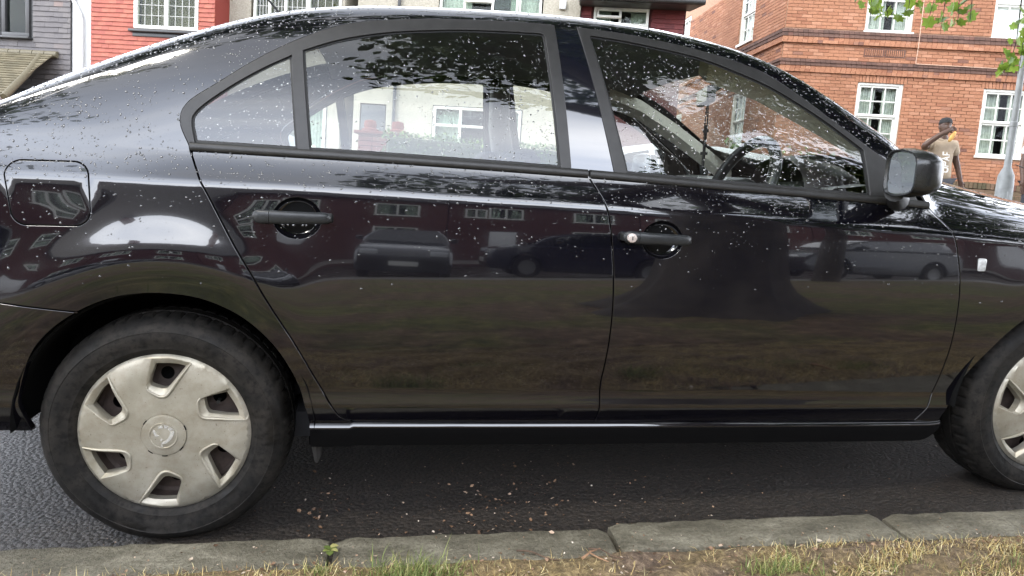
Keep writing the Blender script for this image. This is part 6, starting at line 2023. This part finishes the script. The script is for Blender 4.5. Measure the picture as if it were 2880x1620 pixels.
parked_car('parked_car', (-6.2, 5.1, street_z(-6.2, 5.1) + .05), R(-2), (.42, .43, .45), 'silver parked car beyond the boot, at left edge', G_, 1.12, .15)
G2 = 'cars parked on the road behind, seen as reflections'
bz_ = lambda x, y: float(H(x, y)) + .02
parked_car('parked_car', (4.3, -12.2, bz_(4.3, -12.2)), R(180), (.012, .014, .028), 'dark navy parked car reflected in the doors', G2)
parked_car('parked_car', (.65, -13.0, bz_(.65, -13)), R(92), (.02, .02, .022), 'black parked car facing the green, reflected in the rear door', G2, 1.05)
parked_car('parked_car', (11.2, -12.3, bz_(11.2, -12.3)), R(178), (.012, .012, .014), 'charcoal parked car reflected in the front wing', G2)
parked_car('parked_car', (-6.5, -12.3, bz_(-6.5, -12.3)), R(4), (.12, .125, .13), 'silver grey parked car reflected in the rear quarter', G2)

# ---- front gardens seen through the car's windows: brick pier, hedge
pier = empty('gate_pier', (.30, 9.45, 0), R(-15), 'red brick gate pier with stone caps in front of cream house', 'pier')
RB = brick_mat('red_pier_brick', (.12, .030, .020), (.16, .042, .028), (.20, .06, .04))
mb = MB()
for r_ in range(22):
    for k in range(3):
        a = -.34 + k * .225 + (.0 if r_ % 2 else -.0)
        mb.box(a + .004, a + .221, -.22 + .004, .22, .35 + r_ * .075, .35 + r_ * .075 + .067)
o = mb.build('brickwork', RB, pier, smooth=False); o['kind'] = 'stuff'
for sx in (-.22, .22):
    mb = MB(); mb.lathe([(.11, 0), (.13, .02), (.13, .05), (.09, .07), (.10, .12), (.085, .18), (.0001, .20)], 16, Matrix.Translation((sx, 0, 1.995)) @ RX); mb.build('cap_stone', RB, pier)
mb = MB(); mb.bbox(-.40, .40, -.26, .26, 1.95, 2.0, .01); mb.build('coping', RB, pier)
LEAFG = leafcol('leaf_green', [(0.0, (0.030, 0.060, 0.012)), (0.4, (0.060, 0.110, 0.020)), (0.75, (0.105, 0.175, 0.034)), (1.0, (0.17, 0.24, 0.05))], .45)
def leaf_cloud(pts, size, jitter, mb=None):
    """a leaf of two bent halves at each point"""
    mb = mb or MB()
    for q in pts:
        s_ = size * rng.uniform(.6, 1.3)
        M = Matrix.Translation(q) @ Matrix.Rotation(rng.uniform(0, 6.28), 4, 'Z') @ Matrix.Rotation(rng.uniform(-1.1, 1.1), 4, 'X') @ Matrix.Rotation(rng.uniform(-.6, .6), 4, 'Y')
        mb.add([M @ Vector(v) for v in ((0, -s_, 0), (s_ * .55, -s_ * .25, .12 * s_), (s_ * .42, s_ * .5, .10 * s_), (0, s_, -.1 * s_), (-s_ * .42, s_ * .5, .10 * s_), (-s_ * .55, -s_ * .25, .12 * s_))], [(0, 1, 2, 3), (0, 3, 4, 5)])
    return mb
hedge = empty('hedge', (.78, 9.0, .68), 0, 'clipped green hedge beside the red brick pier', 'hedge')
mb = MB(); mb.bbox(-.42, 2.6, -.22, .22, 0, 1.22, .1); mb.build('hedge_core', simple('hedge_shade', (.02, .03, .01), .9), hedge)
pts = [(rng.uniform(-.5, 2.7), rng.choice((-.24, .24)) + rng.gauss(0, .03), rng.uniform(.1, 1.3)) for _ in range(2600)] + [(rng.uniform(-.5, 2.7), rng.uniform(-.25, .25), 1.26 + rng.gauss(0, .03)) for _ in range(900)]
leaf_cloud(pts, .028, 0).build('foliage', LEAFG, hedge, smooth=False)
mb = MB(); vs = []
sh = empty('shrub', (7.3, 9.6, .45), 0, 'leafy green shrub by the brick building, seen through the windscreen', 'shrub')
mb = MB()
for k in range(6): mb.tube([(0, 0, -.3), (rng.uniform(-.2, .2), rng.uniform(-.2, .2), .5), (rng.uniform(-.7, .7), rng.uniform(-.5, .5), rng.uniform(.9, 1.5))], [.03, .02, .006], 6)
mb.build('stem', TWIG, sh)
pts = []
for _ in range(46):
    c_ = Vector((rng.gauss(0, .7), rng.gauss(0, .5), rng.uniform(.1, 1.75)))
    pts += [c_ + Vector((rng.gauss(0, .14), rng.gauss(0, .14), rng.gauss(0, .12))) for _ in range(55)]
leaf_cloud(pts, .045, 0).build('foliage', LEAFG, sh, smooth=False)

# ---- big tree on the verge behind the camera; its crown spreads over the street
BARK = simple('tree_bark', (.060, .050, .040), .9, var=.45, vscale=6, bmp=1.0, bscale=26)
tx, ty = 2.75, -2.75
tz_ = vz(tx, ty)
tree = empty('street_tree', (tx, ty, tz_ - .05), 0, 'big tree on the verge whose leafy twigs hang at top right', 'tree')
mb = MB(); n_ = 36; vs = []; hs = [0, .08, .2, .4, .7, 1.1, 1.6, 2.2, 2.8, 3.4]
for h_ in hs:
    base = .40 + .42 * math.exp(-h_ / .28) + .05 * math.exp(-h_ / 1.2) - .025 * h_
    for k in range(n_):
        a = 2 * math.pi * k / n_
        rr = base * (1 + (.22 * math.exp(-h_ / .35)) * math.sin(5 * a + .6) + .05 * math.sin(9 * a + h_ * 2) + .025 * math.sin(17 * a - h_ * 5))
        vs.append((rr * math.cos(a) + .03 * h_ * math.sin(h_), rr * math.sin(a), h_))
mb.add(vs, [(i * n_ + k, i * n_ + (k + 1) % n_, (i + 1) * n_ + (k + 1) % n_, (i + 1) * n_ + k) for i in range(len(hs) - 1) for k in range(n_)])
limbs = [[(0, 0, 3.2), (-1.0, .5, 4.6), (-2.6, 1.0, 5.6), (-4.0, 1.2, 6.2)], [(0, 0, 3.3), (.9, 1.6, 4.4), (1.9, 3.6, 4.7), (2.5, 5.6, 4.3), (2.75, 6.6, 3.95)], [(0, 0, 3.2), (1.6, .2, 4.5), (3.4, .4, 5.6), (5.0, .8, 6.2)], [(0, 0, 3.4), (.3, -1.4, 4.8), (.6, -3.0, 6.0)], [(0, 0, 3.4), (-.2, .2, 5.2), (-.4, .8, 7.2)], [(1.9, 3.6, 4.7), (2.9, 5.4, 4.5), (3.5, 6.5, 4.1)], [(0, 0, 3.3), (-1.3, -1.0, 4.8), (-2.6, -2.2, 6.0)], [(0, 0, 3.3), (1.4, -1.2, 5.0), (2.8, -2.2, 6.2)], [(.9, 1.6, 4.4), (.3, 2.6, 5.2), (-.5, 3.4, 5.9)], [(1.6, .2, 4.5), (2.6, 1.6, 4.9), (3.4, 2.8, 5.0)], [(0, 0, 3.4), (-2.0, 1.6, 5.2), (-4.6, 3.7, 6.0)]]
for L in limbs:
    s_ = spl(L, .3); m_ = len(s_)
    r0 = .17 if L[0][2] > 3.15 and abs(L[0][0]) < .1 else .07
    mb.tube(s_, [r0 * (1 - .86 * i / (m_ - 1)) for i in range(m_)], 8)
mb.build('trunk', BARK, tree, angle=180)
pts = []
ends = [Vector(q) for L in limbs for q in spl(L, .55)[2:]]
for e_ in ends:
    for _ in range(5):
        c_ = e_ + Vector((rng.gauss(0, .75), rng.gauss(0, .75), rng.gauss(.25, .5)))
        if c_.y < 1.2 and c_.z < 6.7: c_.z = 6.7 + rng.random() * 1.2
        elif c_.y < 4.2 and c_.z < 4.8: c_.z = 4.8 + rng.random() * .8
        elif c_.z < 3.8: c_.z = 3.8 + rng.random() * .5
        n2 = rng.randint(18, 42); sp_ = rng.uniform(.22, .42)
        if c_.x < -2.2 and rng.random() < .6: continue
        if c_.x > .7 and c_.y < -.4 and c_.z < 8.0: continue
        for _ in range(n2): pts.append(c_ + Vector((rng.gauss(0, sp_), rng.gauss(0, sp_), rng.gauss(0, sp_ * .6))))
for _ in range(120):      # upper crown
    c_ = Vector((rng.gauss(.6, 2.0), rng.gauss(.2, 1.8), rng.uniform(6.5, 11.0)))
    sp_ = rng.uniform(.3, .5)
    if c_.x > .7 and c_.y < -.4 and c_.z < 8.0: continue
    for _ in range(34): pts.append(c_ + Vector((rng.gauss(0, sp_), rng.gauss(0, sp_), rng.gauss(0, sp_ * .6))))
for _ in range(90):       # over the bonnet and the road
    c_ = Vector((rng.uniform(-.3, 3.6), rng.uniform(2.2, 6.2), rng.uniform(4.6, 6.6)))
    sp_ = rng.uniform(.25, .4)
    for _ in range(30): pts.append(c_ + Vector((rng.gauss(0, sp_), rng.gauss(0, sp_), rng.gauss(0, sp_ * .6))))
for _ in range(46):       # over the boot
    c_ = Vector((rng.uniform(-6.2, -3.4), rng.uniform(2.3, 5.0), rng.uniform(5.3, 6.6)))
    sp_ = rng.uniform(.25, .4)
    for _ in range(30): pts.append(c_ + Vector((rng.gauss(0, sp_), rng.gauss(0, sp_), rng.gauss(0, sp_ * .6))))
crown_ = leaf_cloud(pts, .125, 0).build('crown', LEAFG, tree, smooth=False)
# hanging twigs at the top right of the view, each leaf its own piece
LOBES = [(0, -.5), (.12, -.30), (.42, -.34), (.36, -.08), (.56, .18), (.26, .22), (.20, .50), (.06, .40), (0, .66)]
protos = []
for v in range(4):
    out = [(x * rng.uniform(.85, 1.1), y * rng.uniform(.9, 1.1)) for x, y in LOBES]
    full = out + [(-x, y) for x, y in out[-2:0:-1]]
    mb = MB(); zc2 = lambda x, y: .10 * abs(x) * (1 + .5 * v) - .12 * y * y
    mb.add([(x * .11, y * .11, zc2(x, y) * .11) for x, y in full] + [(0, 0, 0)], [(k, (k + 1) % len(full), len(full)) for k in range(len(full))])
    me = mb.mesh('leaf', smooth=False); protos.append(me)
LEAFT, nt_, b_ = mat_new('sunlit_leaf')
oi_ = nt_.nodes.new('ShaderNodeObjectInfo')
nt_.links.new(ramp(nt_, oi_.outputs['Random'], [(0.0, (.055, .11, .018)), (.5, (.12, .22, .035)), (1.0, (.23, .33, .06))]), b_.inputs['Base Color'])
b_.inputs['Roughness'].default_value = .42
tr_ = N(nt_, 'ShaderNodeBsdfTranslucent'); tr_.inputs['Color'].default_value = (.32, .46, .06, 1)
mx_ = N(nt_, 'ShaderNodeMixShader'); mx_.inputs[0].default_value = .38
nt_.links.new(b_.outputs[0], mx_.inputs[1]); nt_.links.new(tr_.outputs[0], mx_.inputs[2]); nt_.links.new(mx_.outputs[0], nt_.nodes['Material Output'].inputs['Surface'])
for me in protos: me.materials.append(LEAFT)
hang = [((4.50, 3.85, 3.05), .30, 20), ((4.62, 3.80, 3.10), .34, 20), ((4.80, 3.78, 3.05), .22, 18), ((4.98, 3.76, 3.06), .24, 16), ((5.10, 3.74, 3.05), .30, 14), ((5.24, 3.72, 3.10), .26, 12), ((5.34, 3.70, 3.05), .18, 8), ((4.35, 3.88, 3.16), .20, 8), ((6.30, 4.0, 2.98), .30, 14), ((6.22, 4.03, 2.85), .30, 14), ((6.12, 4.06, 2.76), .28, 12), ((6.42, 3.98, 3.2), .4, 12)]
for (c0_, L, n2) in hang:
    c0_ = (c0_[0], c0_[1], c0_[2] - .09); twm = MB()
    top_ = Vector(c0_) + Vector((rng.uniform(-.1, .1), rng.uniform(-.1, .1), .55)); bot = Vector(c0_) - Vector((0, 0, L * .75))
    lt = [top_ - tree.location, (top_ + bot) / 2 + Vector((rng.uniform(-.05, .05), 0, 0)) - tree.location, bot - tree.location]
    twm.tube(lt, [.007, .004, .002], 5); twm.build('twig', BARK, tree)
    for k in range(n2):
        t = rng.random() ** .8
        q = top_.lerp(bot, t) + Vector((rng.gauss(0, .06), rng.gauss(0, .06), 0))
        o = bpy.data.objects.new('leaf', protos[rng.randrange(4)]); COL.objects.link(o); o.parent = tree
        sc_ = rng.uniform(.65, 1.1)
        o.matrix_basis = Matrix.Translation(q - tree.location) @ Matrix.Rotation(rng.uniform(0, 6.28), 4, 'Z') @ Matrix.Rotation(rng.uniform(.6, 1.9), 4, 'X') @ Matrix.Rotation(rng.uniform(-.6, .6), 4, 'Y') @ Matrix.Diagonal((sc_, sc_, sc_, 1))
G3 = 'trees along the verge'
tree['group'] = G3
for (x_, y_, rz_, lab) in ((-8.6, -4.4, 2.1, 'tall verge tree reflected at the rear of the car'), (8.6, -3.0, 4.0, 'tall verge tree farther along the street to the right')):
    t2 = empty('street_tree', (x_, y_, float(H(x_, y_)) + .05), rz_, lab, 'tree', G3)
    for ch in list(tree.children):
        if ch.name.split('.')[0] in ('trunk', 'crown'):
            k_ = ch.copy(); COL.objects.link(k_); k_.parent = t2
bt = empty('bushy_tree', (8.2, -9.3, float(H(8.2, -9.3)) + .1), 0, 'rounded bushy tree on the green, reflected in the front door window', 'tree')
mb = MB(); mb.tube([(0, 0, 0), (.1, .05, 1.8), (0, .1, 4.0)], [.26, .19, .10], 10)
for a in range(5): mb.tube([(0, 0, 2.2 + .2 * a), (1.3 * math.cos(a * 1.3), 1.3 * math.sin(a * 1.3), 3.6 + .3 * a)], [.08, .03], 6)
mb.build('trunk', BARK, bt)
pts = []
for _ in range(170):
    v_ = Vector((rng.gauss(0, 1), rng.gauss(0, 1), rng.gauss(0, 1))).normalized() * rng.random() ** .4
    c_ = Vector((v_.x * 3.0, v_.y * 2.6, 5.1 + v_.z * 2.1))
    pts += [c_ + Vector((rng.gauss(0, .35), rng.gauss(0, .35), rng.gauss(0, .25))) for _ in range(30)]
leaf_cloud(pts, .14, 0).build('crown', LEAFG, bt, smooth=False)
# a tree standing in the gap between the red and cream houses
gt = empty('garden_tree', (-1.6, 17.5, .8), 0, 'leafy tree showing in the gap between red and cream houses', 'tree')
mb = MB(); mb.tube([(0, 0, 0), (.1, 0, 2.5), (0, .1, 4.5)], [.14, .10, .05], 8); mb.build('trunk', BARK, gt)
pts = []
for _ in range(60):
    c_ = Vector((rng.gauss(0, .9), rng.gauss(0, .9), rng.uniform(2.6, 6.2)))
    pts += [c_ + Vector((rng.gauss(0, .2), rng.gauss(0, .2), rng.gauss(0, .18))) for _ in range(28)]
leaf_cloud(pts, .06, 0).build('crown', LEAFG, gt, smooth=False)

# ---- terrace behind the camera, seen only in the car's paint and glass
def back_house(x0, x1, brickcol, label):
    y = -21.5; z0 = -.5 + float(along((x0 + x1) / 2)) * .6
    h = empty('terraced_house', ((x0 + x1) / 2, y, z0), R(180), label, 'house', 'brick houses behind the green')
    w2 = (x1 - x0) / 2
    wins = [(-w2 * .72, -w2 * .72 + 1.5, 1.0, 2.35), (-w2 * .72, -w2 * .72 + 1.5, 3.7, 4.95), (w2 * .25, w2 * .25 + 1.2, 3.7, 4.95), (w2 * .62, w2 * .62 + .75, 3.7, 4.7)]
    bm_ = brick_mat('shaded_back_brick', *[tuple(q * k for q in brickcol) for k in (.7, 1.0, 1.25)])
    wall_box(h, I4, -w2, w2, 0, 7.5, -.5, 5.6, bm_, wins)
    for q in wins: casement(h, I4, q[0] + .06, q[1] - .06, q[2] + .06, q[3] - .06, (.5,), fr=.075)
    mb = MB(); mb.bbox(w2 * .30, w2 * .30 + .95, -.05, .05, -.2, 2.05, .01); d_ = mb.build('door', WHITE, h)
    mb = MB(); mb.bbox(w2 * .30 + .08, w2 * .30 + .14, -.09, -.05, .95, 1.05, .01); mb.build('handle', LEAD, d_)
    rf = gable_roof(h, I4, -w2, w2, 0, 7.5, 5.6, 8.6, SLATE)
    mb = MB(); mb.box(w2 - .9, w2 - .2, 3.2, 4.0, 7.6, 9.1); mb.build('chimney', bm_, rf, smooth=False)
    return h
cols = [(.085, .036, .032), (.075, .030, .029), (.095, .042, .038), (.075, .032, .030), (.080, .034, .031), (.085, .034, .031), (.08, .035, .031), (.075, .032, .03), (.085, .036, .032)]  # brick darkened so its colour carries the shade on these fronts
labs = ['brick terraced house reflected at the rear of the car', 'dark red terraced house reflected in the rear quarter', 'brick terraced house reflected in the rear door', 'red terraced house reflected in the front door', 'red brick terraced house reflected in the front wing', 'brick terraced house reflected beyond the front wing', 'red terraced house third from the right end behind the green', 'dark terraced house second from the right end behind the green', 'last terraced house at the right end behind the green']
for k in range(9): back_house(-19 + k * 7.0, -12.05 + k * 7.0, cols[k], labs[k])
